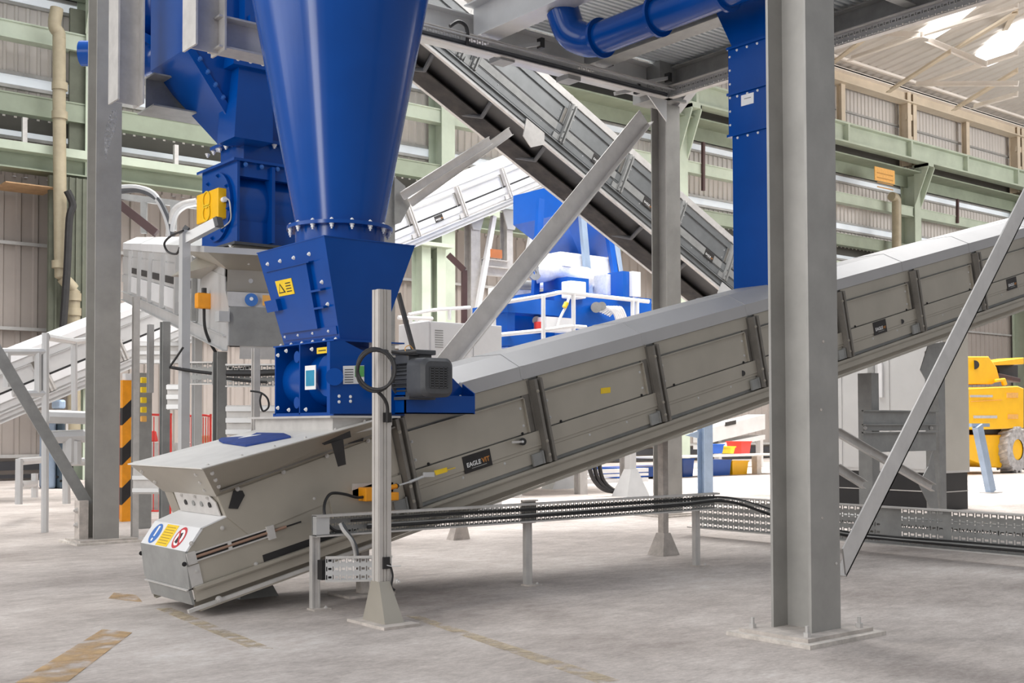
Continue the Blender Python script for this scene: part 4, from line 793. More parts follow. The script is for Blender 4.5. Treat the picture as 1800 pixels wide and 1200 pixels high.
obj('hopper_side', G().loft(h2, r2, False), GALV, t); obj('hopper_rim', G().loft([v-Z*.03 for v in r2], [v+Z*.035 for v in r2]), GALVW, t)
for i, (w_, b_) in enumerate(((.2, .9), (.6, .88), (.1, 1), (.7, .99))): bolt(t, Q(.1, w_, b_-.02), -d2, .014, .012)
for px, py, b_ in ((428, 505, .02), (405, 525, .2)): pass
obj('clamp', G().box(Q(-.02, -.08, .3)+V((-.06, -.05, -.05)), Q(-.02, -.08, .3)+V((.06, .05, .06))), GALVW, t)
sw2 = thing('pull_cord_switch', Q(1.1, -.1, .35), 'small orange pull cord switch on the side of the raised left conveyor', 'switch')
p = Q(1.2, -.08, .42); obj('housing', G().box(p-V((.1, .05, .1)), p+V((.12, .05, .08))), ORANGE, sw2, bevel=.02); obj('boot', G().cyl(p+V((0, 0, .08)), p+V((0, 0, .14)), .03, 10), BLACK, sw2)
cable('dark cable curling down from the small orange switch', [p-Z*.1, p+V((.02, 0, -.35)), p+V((.15, 0, -.6)), p+V((.35, 0, -.78)), p+V((.6, 0, -.75))], .018)
# chute collar above it and second rotary feeder
yv = 12.1; va = PY(414, 425, yv); vt = PY(414, 283, yv)
far = _pl(355, 431, 0, va.x); zv0, zv1 = va.z, vt.z; yf = far.y; xr = va.x+1.2
v2 = thing('rotary_feeder', (va.x+.5, (yv+yf)/2, zv0), 'upper left blue rotary feeder with a round end cover and ribbed drum', 'feeder')
obj('drum', G().cyl((va.x+.03, (yv+yf)/2, (zv0+zv1)/2), (xr, (yv+yf)/2, (zv0+zv1)/2), (yf-yv)/2*.97, 48), BLUE, v2, True)
obj('lower_body', G().box((va.x+.03, yv+.06, zv0), (xr, yf-.05, (zv0+zv1)/2-.15)), BLUE, v2)
obj('upper_body', G().box((va.x+.03, yv+.0, zv1-.16), (xr, yf-.05, zv1)), BLUE, v2)
obj('rib_plate', G().box((va.x+.42, yv-.06, zv0+.02), (va.x+.46, yf, zv1-.02)), BLUE, v2)
obj('rib_plate', G().box((va.x+.0, yv-.04, zv0+.0), (va.x+.03, yf, zv1-.0)), BLUE, v2)
obj('end_cover', G().cyl((va.x-.04, (yv+yf)/2, (zv0+zv1)/2), (va.x, (yv+yf)/2, (zv0+zv1)/2), (yf-yv)*.44, 36), BLUE, v2, True)
obj('top_flange', G().box((va.x-.05, yv-.06, zv1), (xr, yf+.05, zv1+.03)), BLUE, v2); obj('bottom_flange', G().box((va.x-.04, yv-.06, zv0-.03), (xr, yf+.05, zv0)), MOTOR, v2)
for k in range(8):
    a = k/8*2*math.pi+.2; bolt(v2, (va.x-.04, (yv+yf)/2+.36*math.cos(a), (zv0+zv1)/2+.36*math.sin(a)), -X, .02, .02, BLUE)
for k in range(6): bolt(v2, (va.x-.02, yv+.08+k*.2, zv0-.03), -Z, .02, .02, LABELW); bolt(v2, (va.x+.1+k*.2, yv-.04, zv1-.03), -Y, .02, .02, SBLUE)
pl = obj('rating_plate', G().box((va.x+.72, yv-.03, zv0+.42), (va.x+1.05, yv-.0, zv0+.64)), LABELW, v2); obj('teal_panel', G().box((va.x+.76, yv-.035, zv0+.45), (va.x+1.05, yv-.03, zv0+.61)), TEAL, pl)
a, b = PY(345, 382, yv+.55), PY(383, 334, yv+.55)
xa_, xb_ = a.x, va.x
yb_ = thing('junction_box', (va.x-.2, yv+.4, a.z), 'bright yellow box with moulded markings fixed to the upper left blue feeder', 'box')
B_ = PX(383, 382, va.x-.14); C_ = PX(345, 385, va.x-.14); T_ = PX(383, 329, va.x-.14)
obj('enclosure', G().box((va.x-.14, B_.y, B_.z), (va.x-.01, C_.y, T_.z)), YEL, yb_, bevel=.012)
yc = (B_.y+C_.y)/2; h_ = T_.z-B_.z
for q in (.72, .28): obj('moulded_ring', G().lathe((va.x-.145, yc, B_.z+h_*q), X, [(0, .085), (-.008, .085), (-.008, .1), (0, .1)], 20), SIGNY, yb_)
obj('moulded_bar', G().box((va.x-.15, yc-.1, B_.z+h_*.47), (va.x-.14, yc+.1, B_.z+h_*.5)), SIGNY, yb_); obj('moulded_bar', G().box((va.x-.15, yc-.1, B_.z+h_*.54), (va.x-.14, yc+.1, B_.z+h_*.56)), SIGNY, yb_)
obj('cable_gland', G().cyl((va.x-.08, B_.y, B_.z+h_*.6), (va.x-.08, B_.y-.06, B_.z+h_*.6), .03, 12), LABELW, yb_, True)
cable('thin pale cable looping from the yellow box gland', [(va.x-.08, B_.y-.06, B_.z+h_*.6), (va.x-.1, B_.y-.2, B_.z+h_*.5), (va.x-.1, B_.y-.24, B_.z+h_*.2), (va.x-.06, B_.y-.15, B_.z-.05), (va.x-.05, B_.y+.1, B_.z-.1)], .008, GALVL)
o = thing('discharge_collar', (va.x+.5, 12.6, zv0-.25), 'tapering galvanised collar under the upper left blue feeder', 'collar')
obj('collar', G().loft([(va.x-.3, yv-.12, zv0-.3), (xr, yv-.12, zv0-.3), (xr, yf+.2, zv0-.3), (va.x-.3, yf+.2, zv0-.3)], [(va.x, yv, zv0-.03), (xr, yv, zv0-.03), (xr, yf, zv0-.03), (va.x, yf, zv0-.03)]), GALV, o)
# neck and big hopper 2 above it
na, nb = PY(418, 265, yv+.2), PY(418, 252, yv+.2)
zn = PY(420, 248, yv+.1).z
o = thing('transition_hopper', (va.x+.6, yv+.6, zv1), 'dark blue many-sided hopper narrowing onto the upper left feeder', 'hopper')
xn0, xn1, yn0, yn1 = va.x+.12, va.x+.95, yv+.05, yf-.25
obj('neck', G().box((xn0, yn0, zv1+.03), (xn1, yn1, zn)), BLUE, o)
obj('neck_flange', G().box((xn0-.1, yn0-.08, zn), (xn1+.1, yn1+.08, zn+.04)), BLUE, o)
for k in range(6): bolt(o, (xn0-.06, yn0+k*.17, zn-.0), -Z, .022, .03, LABELW); bolt(o, (xn0+.02+k*.17, yn0-.05, zn+.0), -Z, .022, .03, LABELW)
E1 = PY(390, 232, yv+.1); E2 = PY(332, 82, yv-.1); zt2 = PY(335, -60, yv-.2).z
obj('funnel', G().loft([(xn0, yn0, zn+.04), (xn1, yn0, zn+.04), (xn1, yn1, zn+.04), (xn0, yn1, zn+.04)], [(E2.x, yv-.1, E2.z), (E2.x+2.2, yv-.1, E2.z), (E2.x+2.2, yv+1.0, E2.z), (E2.x, yv+1.0, E2.z)]), BLUE, o)
obj('bin', G().box((E2.x, yv-.1, E2.z), (E2.x+2.2, yv+1.0, zt2)), BLUE, o)
dn = V((E2.x, yv-.1, E2.z))-V((xn0, yn0, zn+.04))
obj('corner_flange', G().prism([V((xn0, yn0, zn+.1)), V((xn0-.1, yn0+.02, zn+.1)), V((xn0-.1, yn0+.02, zn+.1))+dn*.97, V((xn0, yn0, zn+.1))+dn*.97], (0, -.03, 0)), BLUE, o)
for k in range(7): bolt(o, V((xn0-.05, yn0-.02, zn+.15))+dn*(.05+.14*k), -Y, .025, .025, SBLUE)
o = thing('side_duct', (xn1, yv-.2, zn+.2), 'dark blue rectangular duct beside the left funnel, behind the large cone', 'duct')
a, b = PY(412, 240, yv-.25), PY(480, 130, yv-.25)
obj('duct', G().loft([(a.x, yv-.25, a.z), (b.x, yv-.25, a.z), (b.x, yv+.2, a.z), (a.x, yv+.2, a.z)], [(a.x+.05, yv-.25, b.z), (b.x, yv-.25, b.z), (b.x, yv+.2, b.z), (a.x+.05, yv+.2, b.z)]), BLUE, o)
obj('flange', G().box((a.x-.05, yv-.33, b.z), (b.x, yv+.25, b.z+.12)), BLUE, o); obj('upper_duct', G().box((a.x+.12, yv-.25, b.z+.12), (b.x, yv+.2, b.z+2.4)), BLUE, o)
obj('rib', G().box((a.x+.16, yv-.3, b.z+.12), (a.x+.22, yv-.2, b.z+.6)), BLUE, o)
for k in range(4): bolt(o, (a.x+k*.15, yv-.33, b.z+.06), -Y, .018, .018, LABELW)
# round ducts at the top left
o = thing('round_duct', PD(270, 60, 15), 'big round blue duct curving down behind the hanging stub column', 'duct')
obj('duct', G().tube(smoothpath([PD(280, -60, 15.5), PD(275, 20, 15.5), PD(258, 52, 16), PD(240, 70, 16.2)], 8), .42, 28), BLUE, o, True)
p = PD(246, 100, 15.4); obj('ring_flange', G().cyl(PD(262, 70, 15.3), PD(256, 82, 15.3), .47, 32), BLUE, o, True)
o = thing('duct_end', PD(144, 94, 18.5), 'end of a blue duct peeping out beside the left column top', 'duct'); obj('duct', G().cyl(PD(143, 94, 18.5), PD(185, 94, 18.5), .2, 20), BLUE, o, True)
o = thing('duct_elbow', PD(250, 100, 15), 'lower blue duct elbow with bright rim left of the blue funnel', 'duct'); obj('elbow', G().tube(smoothpath([PD(320, 50, 15.5), PD(290, 85, 15.2), PD(255, 105, 15.2), PD(215, 120, 15.5)], 8), .2, 24), BLUE, o, True)
o = thing('blue_bracket', PD(305, 135, 15), 'small blue bracket plate beside the left funnel above the dark beam', 'bracket'); obj('plate', G().prism([PY(292, 120, 14.2), PY(318, 135, 14.2), PY(318, 150, 14.2), PY(292, 145, 14.2)], (0, .05, 0)), BLUE, o)
# hanging stub columns and beams, top left
def stub(px0, px1, pyb, y, label, H=8.6):
    a = PY(px0, pyb, y); wd = .3; t = thing('stub_column', (a.x+wd/2, y+wd/2, a.z), label, 'column'); zb_ = PY((px0+px1)/2, pyb, y).z
    obj('shaft', G().sec((a.x+wd/2, y+wd/2, zb_), (a.x+wd/2, y+wd/2, H), HS(wd, wd, .02, .014), (0, 1, 0)), GALVL, t); return a, zb_
s1_, zs1 = stub(207, 238, 176, 12.6, 'hanging stub column overlapping the left column at the top')
s2_, zs2 = stub(344, 375, 80, 9.9, 'hanging stub column in front of the blue funnel at the top')
a = PY(375, 60, 10.05)
ibeam('short grey beam running from the hanging stub column to behind the large cone', (a.x, 10.05, zs2+.18), (a.x+1.5, 10.05, zs2+.18), .26, .3, GALVL)
a = PY(240, 172, 12.75)
ibeam('dark grey beam running right from the left hanging stub column', (a.x+.2, 13.0, a.z+.14), (a.x+1.9, 13.0, a.z+.14), .5, .38, GALVD)
# ================================================================== steep dark conveyor (5) and far white conveyor (3)
a5 = math.radians(-25.3); p0 = PY(700, 36, 15.)
tn = (PY(1138, 395, 15.)-PY(757, 78, 15.)); a5 = math.atan2(tn.z, tn.x)
O5 = PY(700, 32, 15.)
K5 = Conv('belt_conveyor', 'steep dark conveyor descending behind the middle column, its belt seen from below', O5, X, a5, .95, 10.6, [.2, 1.2, 1.5, 3.6, 5.15, 6.7, 8.3], mats=(GALVK, GALVD, GALVL), s0=.1, logos=[(4.35, False), (5.75, False), (7.6, False)], lid0=-.8)
t = K5.t
obj('underside_tray', K5.lb(G(), -.2, 10.4, .47, .92, -.14, -.12), BELT, t)
obj('dark_return_belt', K5.lb(G(), -.2, 10.4, .02, .5, -.05, -.03), BLACK, t)
for k in range(7): obj('return_roller', G().tube([K5.P(.8+k*1.3, .04, -.06), K5.P(.95+k*1.3, .42, -.16), K5.P(.8+k*1.3, .85, -.1)], .04, 8), MOTOR, t)
obj('perforated_edge', K5.lb(G(), -.2, 10.4, -.06, -.0, -.1, -.06), GALVL, t); obj('far_edge', K5.lb(G(), -.2, 10.4, .93, 1.0, -.14, -.08), GALVL, t)
g0 = K5.P(3.05, -.07, -.07); obj('gusset_plate', G().prism([K5.P(2.78, -.07, .06), K5.P(3.22, -.07, .06), K5.P(3.3, -.07, -.12), K5.P(3.08, -.07, -.33), K5.P(2.85, -.07, -.25)], (0, .02, 0)), GALVL, t)
obj('pivot_plate', G().prism([K5.P(8.25, -.08, .05), K5.P(8.85, -.08, .05), K5.P(8.9, -.08, -.25), K5.P(8.68, -.08, -.42), K5.P(8.45, -.08, -.42), K5.P(8.22, -.08, -.2)], (0, .02, 0)), GALVW, t)
def conv_far(name, label, O, ang, W_, L_, m, posts, y=23.3):
    K = Conv(name, label, O, X, ang, W_, L_, posts, mats=m, s0=.2, logos=[(p+.6, False) for p in posts[4:9]], lid0=0); return K
ang3 = math.atan((8.0-3.2)/(18.0-7.1))
bt = PY(49.5, 728, 23.3); b2_ = PY(980, 330, 23.3); ang3 = math.atan2(b2_.z-bt.z, b2_.x-bt.x)
u3 = V((math.cos(ang3), 0, math.sin(ang3)))
K3 = conv_far('belt_conveyor', 'long white-lidded conveyor climbing across the background behind the columns', bt-u3*3.2+Z*.12, ang3, .85, 17.6, (GALVW, GALVL, WHITE), [.6+1.58*k for k in range(11)])
for (a, b, lb) in (((868, 380), (838, 520), 'near white leg of the far conveyor'), ((945, 360), (905, 520), 'far white leg of the far conveyor')):
    obj('leg', G().bar(PY(a[0], a[1], 23.6), PY(b[0]-12, b[1]+100, 23.6), .12, .12), WHITE, K3.t)
for px in (830, 890):
    a = PY(px, 372, 23.9); o = thing('trestle_post', (a.x, 23.9, 0), 'grey trestle post under the far conveyor, %s' % ('left one' if px == 830 else 'right one with a flared head'), 'post')
    obj('post', G().sec((a.x, 23.9, 0), (a.x, 23.9, a.z), HS(.3 if px == 830 else .2, .3, .02, .02), (1, 0, 0)), GALVL, o)
    obj('head', G().prism([(a.x-.28, 23.69, a.z), (a.x+.28, 23.69, a.z), (a.x+.12, 23.69, a.z-.5), (a.x-.12, 23.69, a.z-.5)], (0, .04, 0)), GALVW, o)
a, b = PY(842, 455, 23.8), PY(888, 488, 23.8); o = obj('cross_rail', G().box((a.x, 23.7, b.z), (b.x, 23.78, a.z)).box((a.x, 23.6, a.z-.02), (b.x, 23.7, a.z)).box((a.x, 23.6, (a.z+b.z)/2), (b.x, 23.7, (a.z+b.z)/2+.03)), GALVL); tag(o, 'grey cross rail joining the trestle posts under the far conveyor', 'rail')
# ================================================================== blue duct pipe, vertical chute
def PZd(px, py, z): return PZ(px, py, z)
pz = 6.25
a, b, c_ = PZ(1050, 65, pz), PZ(1180, 24, pz), PZ(1250, -10, pz)
dd = thing('duct_pipe', a, 'blue round duct with bolted flanges slung under the deck', 'duct')
xr_ = (a.x+b.x)/2
obj('pipe', G().cyl((xr_, a.y, pz), (xr_, 5.5, pz), .2, 32), BLUE, dd, True)
for y_ in (a.y, b.y+.15, b.y-.9): obj('ring_flange', G().cyl((xr_, y_-.02, pz), (xr_, y_+.02, pz), .25, 32), BLUE, dd, True)
for k in range(8):
    q_ = k/8*2*math.pi
    for y_ in (a.y, b.y+.15): bolt(dd, (xr_+.225*math.cos(q_), y_+.02, pz+.225*math.sin(q_)), Y, .014, .012, LABELW)
el = obj('elbow', G().tube(smoothpath([(xr_, a.y, pz), (xr_-.03, a.y+.2, pz+.02), (xr_-.12, a.y+.42, pz+.16), (xr_-.2, a.y+.5, pz+.45)], 6), .21, 28), BLUE, dd, True)
chx = 10.45; yfar = PX(1288, 300, chx).y; ynr = PX(1352, 300, chx).y; x1_ = chx+.5
zc0 = PX(1300, 520, chx).z-.15; zc1 = PX(1284, 82, chx).z
ch_ = thing('vertical_chute', (chx+.25, (ynr+yfar)/2, zc0), 'tall dark blue rectangular chute dropping behind the tall steel column in front', 'chute')
obj('duct', G().box((chx, ynr, zc0), (x1_, yfar, zc1)), BLUE, ch_)
yu = PX(1250, 15, chx).y
obj('upper_cone', G().loft([(chx, ynr, zc1), (x1_, ynr, zc1), (x1_, yfar, zc1), (chx, yfar, zc1)], [(chx, ynr-.3, zc1+.62), (x1_+.3, ynr-.3, zc1+.62), (x1_+.3, yu, zc1+.62), (chx, yu, zc1+.62)]), BLUE, ch_)
for py in (84, 165, 238):
    zz = PX(1290, py, chx).z; obj('flange', G().box((chx-.03, ynr-.03, zz-.015), (x1_+.03, yfar+.06, zz+.015)), BLUE, ch_)
    for k in range(3): bolt(ch_, (chx, yfar-.08-k*.15, zz-.04), -X, .011, .012, LABELW)
obj('edge_strip', G().box((chx+.0, yfar, PX(1290, 240, chx).z), (chx+.04, yfar+.055, PX(1290, 84, chx).z)), BLUE, ch_)
for py in range(100, 240, 24): p = PX(1284, py, chx); bolt(ch_, (chx, yfar+.03, p.z), -X, .01, .01, LABELW)
lb_ = obj('paper_label', G().prism([PX(1303, 187, chx-.001), PX(1325, 181, chx-.001), PX(1325, 162, chx-.001), PX(1303, 168, chx-.001)], (-.003, 0, 0)), LABELW, ch_)
obj('print_line', G().prism([PX(1308, 173, chx-.005), PX(1320, 170, chx-.005), PX(1320, 171.5, chx-.005), PX(1308, 174.5, chx-.005)], (-.001, 0, 0)), GALVD, lb_)
# ================================================================== background process machine
YM = 18.6
def bx(nm, px0, py0, px1, py1, y, dep, m, par, bev=0):
    a, b = PY(px0, py1, y), PY(px1, py0, y); return obj(nm, G().box((a.x, y, min(a.z, b.z)), (b.x, y+dep, max(a.z, b.z))), m, par, bevel=bev)
mh = thing('mixer_hopper', PY(1010, 420, 20), 'bright blue pointed hopper in the background under the steep conveyor', 'hopper')
T_ = [PY(952, 335, 20), PY(1072, 395, 20)]; z_t = PY(1010, 345, 20).z
ap = PY(1022, 462, 20.6)
xl, xr2 = PY(952, 400, 20).x, PY(1105, 400, 20).x
zl = PY(1000, 385, 20).z
obj('funnel', G().loft([(ap.x-.35, 20.2, ap.z), (ap.x+.35, 20.2, ap.z), (ap.x+.35, 20.9, ap.z), (ap.x-.35, 20.9, ap.z)], [(xl+.3, 19.6, zl), (xr2-.3, 19.6, zl), (xr2-.3, 21.4, zl), (xl+.3, 21.4, zl)]), BLUES if 0 else mat('bright_blue_paint', (.0, .09, .45), .35, 0, .06, 2, 2), mh)
BB = MATS['bright_blue_paint']
obj('bin', G().box((xl+.3, 19.6, zl), (xr2-.3, 21.4, zl+.7)), BB, mh)
for (a, b) in (((950, 350), (940, 530)), ((1068, 400), (1088, 520)), ((1022, 365), (1036, 520)), ((1078, 400), (1094, 520))):
    obj('leg', G().bar(PY(*a, 19.5), PY(*b, 19.5), .16, .1), BB if a[0] in (950, 1068) else BLUES, mh)
pm = thing('process_machine', PY(1000, 560, YM), 'blue process machine with pipes and hoses behind the white handrail', 'machine')
bx('frame_side', 892, 534, 905, 610, YM, 1.2, BB, pm); bx('top_beam', 892, 530, 1000, 548, YM-.06, .5, BB, pm); bx('body', 975, 525, 1145, 600, YM+.4, 1.5, BB, pm); bx('dark_recess', 905, 548, 975, 600, YM+.8, .6, BLUE, pm); bx('base', 892, 588, 960, 606, YM-.1, 1, BB, pm)
bx('upper_casing', 997, 490, 1035, 520, YM+.2, .8, BB, pm); bx('control_head', 1095, 478, 1112, 522, YM+.2, .5, BB, pm); bx('white_casing', 1112, 478, 1126, 520, YM+.1, .5, WHITE, pm)
bx('white_cabinet', 1066, 485, 1100, 520, YM+.6, .6, FILM, pm)
g = G()
for k in range(6): g.tube(smoothpath([PY(1050+k*4, 545+k*2, YM+.3), PY(1064+k*5, 540, YM+.1), PY(1078+k*4, 548+k, YM+.1), PY(1084+k*3, 562, YM+.2)], 5), .035, 6)
obj('hoses', g, WHITE, pm, True)
for px, py, r in ((1048, 540, .12), (1058, 538, .1), (943, 563, .09)): obj('pipe_end', G().cyl(PY(px, py, YM+.4), PY(px, py, YM), r, 14), GALVD, pm, True)
obj('red_cylinder', G().cyl(PY(947, 580, YM-.05), PY(947, 566, YM-.05), .1, 12), RED, pm, True)
obj('white_box', G().box(PY(960, 580, YM-.3), PY(985, 562, YM+.1)), WHITE, pm)
fm = thing('wrapped_duct', PY(985, 475, 20), 'wrapped white duct and valve in front of the blue pointed hopper', 'duct')
obj('film_wrap', G().tube(smoothpath([PY(940, 478, 19.4), PY(955, 475, 19.3), PY(975, 473, 19.3), PY(1000, 485, 19.3), PY(1030, 490, 19.3)], 6), .26, 16), FILM, fm, True)
obj('film_peak', G().cyl(PY(982, 470, 19.3), PY(982, 452, 19.3), .3, 12, .03), FILM, fm, True)
obj('valve_wheel', G().lathe(PY(938, 479, 19.2), Y, [(0, .05), (-.05, .05), (-.05, .17), (0, .17), (0, .12)], 18), GALVD, fm, True)
obj('wrapped_body', G().box(PY(985, 500, 19.6), PY(1035, 462, 20.6)), FILM, fm, bevel=.05)
o = thing('horizontal_pipe', PY(930, 500, 21), 'grey horizontal pipe with white casing below, left of the mixer', 'pipe'); obj('pipe', G().tube([PY(890, 500, 21), PY(1000, 503, 21)], .11, 14), GALVD, o, True); bx('casing', 895, 506, 950, 530, 21, .8, FILM, o)
wl = obj('work_lamp', G().box(PY(1003, 522, YM-.4), PY(1014, 498, YM-.1)), WHITE, None, bevel=.02); tag(wl, 'white lamp head on the handrail in front of the blue machine', 'lamp')
cable('pale cable with a yellow collar hanging from the white lamp head', [PY(1004, 510, YM-.4), PY(996, 535, YM-.4), PY(985, 558, YM-.4), PY(980, 575, YM-.4)], .03, WHITE)
o = obj('yellow_collar', G().cyl(PY(996, 532, YM-.42), PY(992, 540, YM-.42), .05, 10), SIGNY); tag(o, 'small yellow collar around the pale cable by the machine', 'collar')
def rail(name, label, tubes, r=.03, m=WHITE, grp=None):
    o = thing(name, tubes[0][1][0], label, 'handrail', grp)
    for nm, pts in tubes: obj(nm, G().tube(pts, r, 8), m, o, True)
    return o
YR = 18.; hr = [('top_rail', smoothpath([PY(864, 535, YR+.8), PY(960, 519, YR), PY(985, 514, YR), PY(1010, 516, YR), PY(1140, 530, YR)], 4)), ('mid_rail', smoothpath([PY(880, 588, YR+.6), PY(960, 580, YR), PY(1000, 574, YR), PY(1030, 575, YR)], 4))]
for px, y0_, y1_ in ((868, 535, 575), (955, 520, 620), (1008, 516, 600), (1112, 527, 570), (1120, 528, 570)): hr.append(('post', [PY(px, y0_, YR), PY(px, y1_, YR)]))
rail('guard_rail', 'white guard rail in front of the blue process machine', hr, .045)
hr = [('top_rail', [PY(718, 553, 19.), PY(760, 545, 19.), PY(826, 540, 19.)]), ('mid_rail', [PY(720, 570, 19.), PY(756, 563, 19.)]), ('top_rail', [PY(700, 558, 17.5), PY(760, 560, 17.5)])]
for px, y0_, y1_ in ((722, 556, 610), (732, 560, 610), (705, 575, 610), (790, 542, 562)): hr.append(('post', [PY(px, y0_, 19.), PY(px, y1_, 19.)]))
rail('guard_rail', 'white guard rail behind the motor, left of the white cabinet', hr, .035)
wc = thing('white_cabinet', PY(815, 600, 15.5), 'white cabinet with louvres behind the brace and conveyor lid', 'cabinet')
a, b, c_ = PY(754, 660, 15.5), PY(754, 564, 15.5), PY(882, 560, 15.5)
obj('body', G().box((a.x, 15.5, .0), (c_.x, 16.4, b.z)), WHITE, wc, bevel=.01)
sp_ = PY(831, 600, 15.5).x; obj('door', G().box((a.x+.03, 15.485, .1), (sp_-.01, 15.5, b.z-.03)), WHITE, wc); obj('door', G().box((sp_+.01, 15.485, .1), (c_.x-.03, 15.5, b.z-.03)), WHITE, wc)
g = G()
for k in range(8): p = PY(765, 580+k*4.2, 15.48); q = PY(779, 579+k*4.2, 15.48); g.box((p.x, 15.478, p.z-.008), (q.x, 15.484, p.z+.004))
obj('louvres', g, GALVD, wc)
o = thing('raking_strut', PY(705, 530, 13), 'dark thin strut leaning behind the tall post and motor', 'strut'); obj('strut', G().bar(PY(700, 515, 13), PY(728, 620, 13), .05, .05), MOTOR, o)
o = thing('machine_platform', PY(1000, 640, 18), 'platform structure under the blue process machine, mostly behind the conveyor', 'platform')
obj('deck', G().box((PY(890, 620, 18).x, 17.9, 2.2), (PY(1145, 620, 18).x, 21, 2.35)), GALVW, o)
for px, y_ in ((905, 18.0), (1020, 18.0), (1100, 18.0)): p = PY(px, 700, y_); obj('leg', G().sec((p.x, y_, 0), (p.x, y_, 2.2), HS(.2, .2, .015, .012), (1, 0, 0)), GALVL, o)
# ================================================================== grey cabinet, boom lift and stand at the right
cb = PZ(1660, 898)
ycb = PX(1405, 760, cb.x).y
kb = thing('control_cabinet', (cb.x+.3, cb.y+2, 0), 'large pale grey cabinet on a black plinth behind the goalpost frame', 'cabinet')
xw = PY(1706, 890, cb.y).x
obj('plinth', G().box((cb.x+.03, cb.y+.03, 0), (xw-.03, ycb-.05, .62)), mat('black_plinth', (.012, .012, .014), .5), kb)
obj('plinth_line', G().box((cb.x+.02, cb.y+.02, .3), (xw-.02, ycb-.05, .315)), GALVL, kb)
obj('body', G().box((cb.x, cb.y, .62), (xw, ycb, 3.02)), CAB, kb, bevel=.01)
obj('side_panel', G().box((cb.x+.04, cb.y-.012, .66), (xw-.03, cb.y, 2.98)), mat('cabinet_beige', (.52, .5, .45), .5, 0, .03), kb)
dw = (ycb-cb.y)/3
for k in range(3): obj('door', G().box((cb.x-.012, cb.y+.03+k*dw, .68), (cb.x, cb.y-.02+(k+1)*dw, 2.95)), CAB, kb)
for k, px in enumerate((1549,)): a = PX(px, 650, cb.x-.02); obj('door_handle', G().box((cb.x-.05, a.y-.03, 1.9), (cb.x-.012, a.y+.05, 2.5)), WHITE, kb)
a = PX(1533, 700, cb.x-.02); obj('hinge_strip', G().box((cb.x-.03, a.y-.05, .8), (cb.x-.012, a.y+.08, 2.6)), GALVD, kb)
YL = 17.5
bl = thing('boom_lift', (PY(1745, 835, YL).x, YL+1, 0), 'yellow boom lift with a big lugged tyre at the right edge', 'lift')
def L_(nm, pts, dep, m, y=YL, par=None, bev=.03): return obj(nm, G().prism([PY(a, b, y) for a, b in pts], (0, dep, 0)), m, par or bl, bevel=bev)
L_('turret_body', [(1700, 752), (1715, 755), (1755, 754), (1800, 752), (1800, 682), (1790, 678), (1700, 682)], 1.8, YEL)
L_('boom_base', [(1700, 675), (1745, 675), (1758, 668), (1752, 645), (1738, 626), (1700, 626)], 1.2, YEL, YL+.2)
L_('upper_boom', [(1742, 636), (1800, 628), (1800, 640), (1745, 642)], .8, YEL, YL+.3, bev=.02); L_('hoses', [(1752, 640), (1790, 640), (1790, 672), (1760, 668)], .5, BLACK, YL+.6); L_('lift_cylinder', [(1755, 655), (1795, 664), (1795, 672), (1755, 664)], .2, BROWN, YL+.35)
obj('round_port', G().cyl(PY(1713, 641, YL+.19), PY(1713, 641, YL+.25), .13, 20), BLACK, bl)
L_('grey_stripe', [(1706, 694), (1745, 694), (1745, 698), (1706, 698)], .02, GALVL, YL-.02, bev=0); L_('grey_stripe', [(1712, 730), (1753, 730), (1753, 735), (1712, 735)], .02, GALVL, YL-.02, bev=0)
L_('panel_line', [(1707, 705), (1760, 702), (1762, 703), (1707, 706)], .02, SIGNO, YL-.02, bev=0); L_('recess', [(1770, 690), (1790, 690), (1790, 699), (1770, 699)], .02, SIGNO, YL-.02, bev=0); L_('recess', [(1772, 728), (1790, 728), (1790, 736), (1772, 736)], .02, SIGNO, YL-.02, bev=0)
L_('turntable', [(1725, 752), (1775, 752), (1770, 764), (1730, 764)], 1.4, BLACK, YL+.3)
L_('chassis', [(1700, 764), (1768, 764), (1768, 800), (1760, 822), (1735, 820), (1700, 805)], 1.4, YEL, YL+.2)
L_('lifting_eye', [(1752, 672), (1752, 666), (1768, 664), (1772, 676), (1766, 678), (1764, 670)], .1, YEL, YL+.05)
wcn = PY(1787, 793, YL); wr = (PY(1787, 752, YL)-PY(1787, 834, YL)).length/2
wh = obj('wheel', G().lathe((wcn.x, YL-.05, wr), Y, [(0, wr*.45), (0, wr*.9), (.08, wr*.95), (.4, wr*.95), (.48, wr*.9), (.48, wr*.45)], 36), TYRE, bl, True)
g = G()
for k in range(18):
    a = k/18*2*math.pi
    for s_, off in ((0, 0), (.24, math.pi/18)):
        u_ = V((math.cos(a+off), 0, math.sin(a+off))); v_ = V((-u_.z, 0, u_.x)); c = V((wcn.x, YL-.07+s_, wr)); g.prism([c+u_*wr*.9-v_*.05, c+u_*wr*.9+v_*.05, c+u_*wr*1.0+v_*.035, c+u_*wr*1.0-v_*.035], V((0, .26, 0))+v_*.1)
obj('tread_lugs', g, TYRE, wh)
obj('rim', G().cyl((wcn.x, YL-.02, wr), (wcn.x, YL+.1, wr), wr*.45, 24), YEL, wh, True)
w2 = obj('wheel', G().lathe((PY(1700, 800, YL).x-1.2, YL-.05, wr), Y, [(0, wr*.3), (0, wr*.9), (.08, wr*.97), (.4, wr*.97), (.48, wr*.9), (.48, wr*.3)], 28), TYRE, bl, True)
b_ = PZ(1742, 866)
o = thing('raking_stand', b_, 'light blue slanted steel leg in front of the yellow boom lift', 'stand')
obj('leg', G().bar(b_+Z*.02, PY(1718, 748, b_.y), .22, .12, (1, 0, 0)), BLUES, o); obj('head', G().box(PY(1708, 750, b_.y), PY(1724, 744, b_.y+.2)), BLUES, o); obj('foot_plate', G().box(b_+V((-.2, -.12, 0)), b_+V((.25, .15, .02))), GALVL, o)
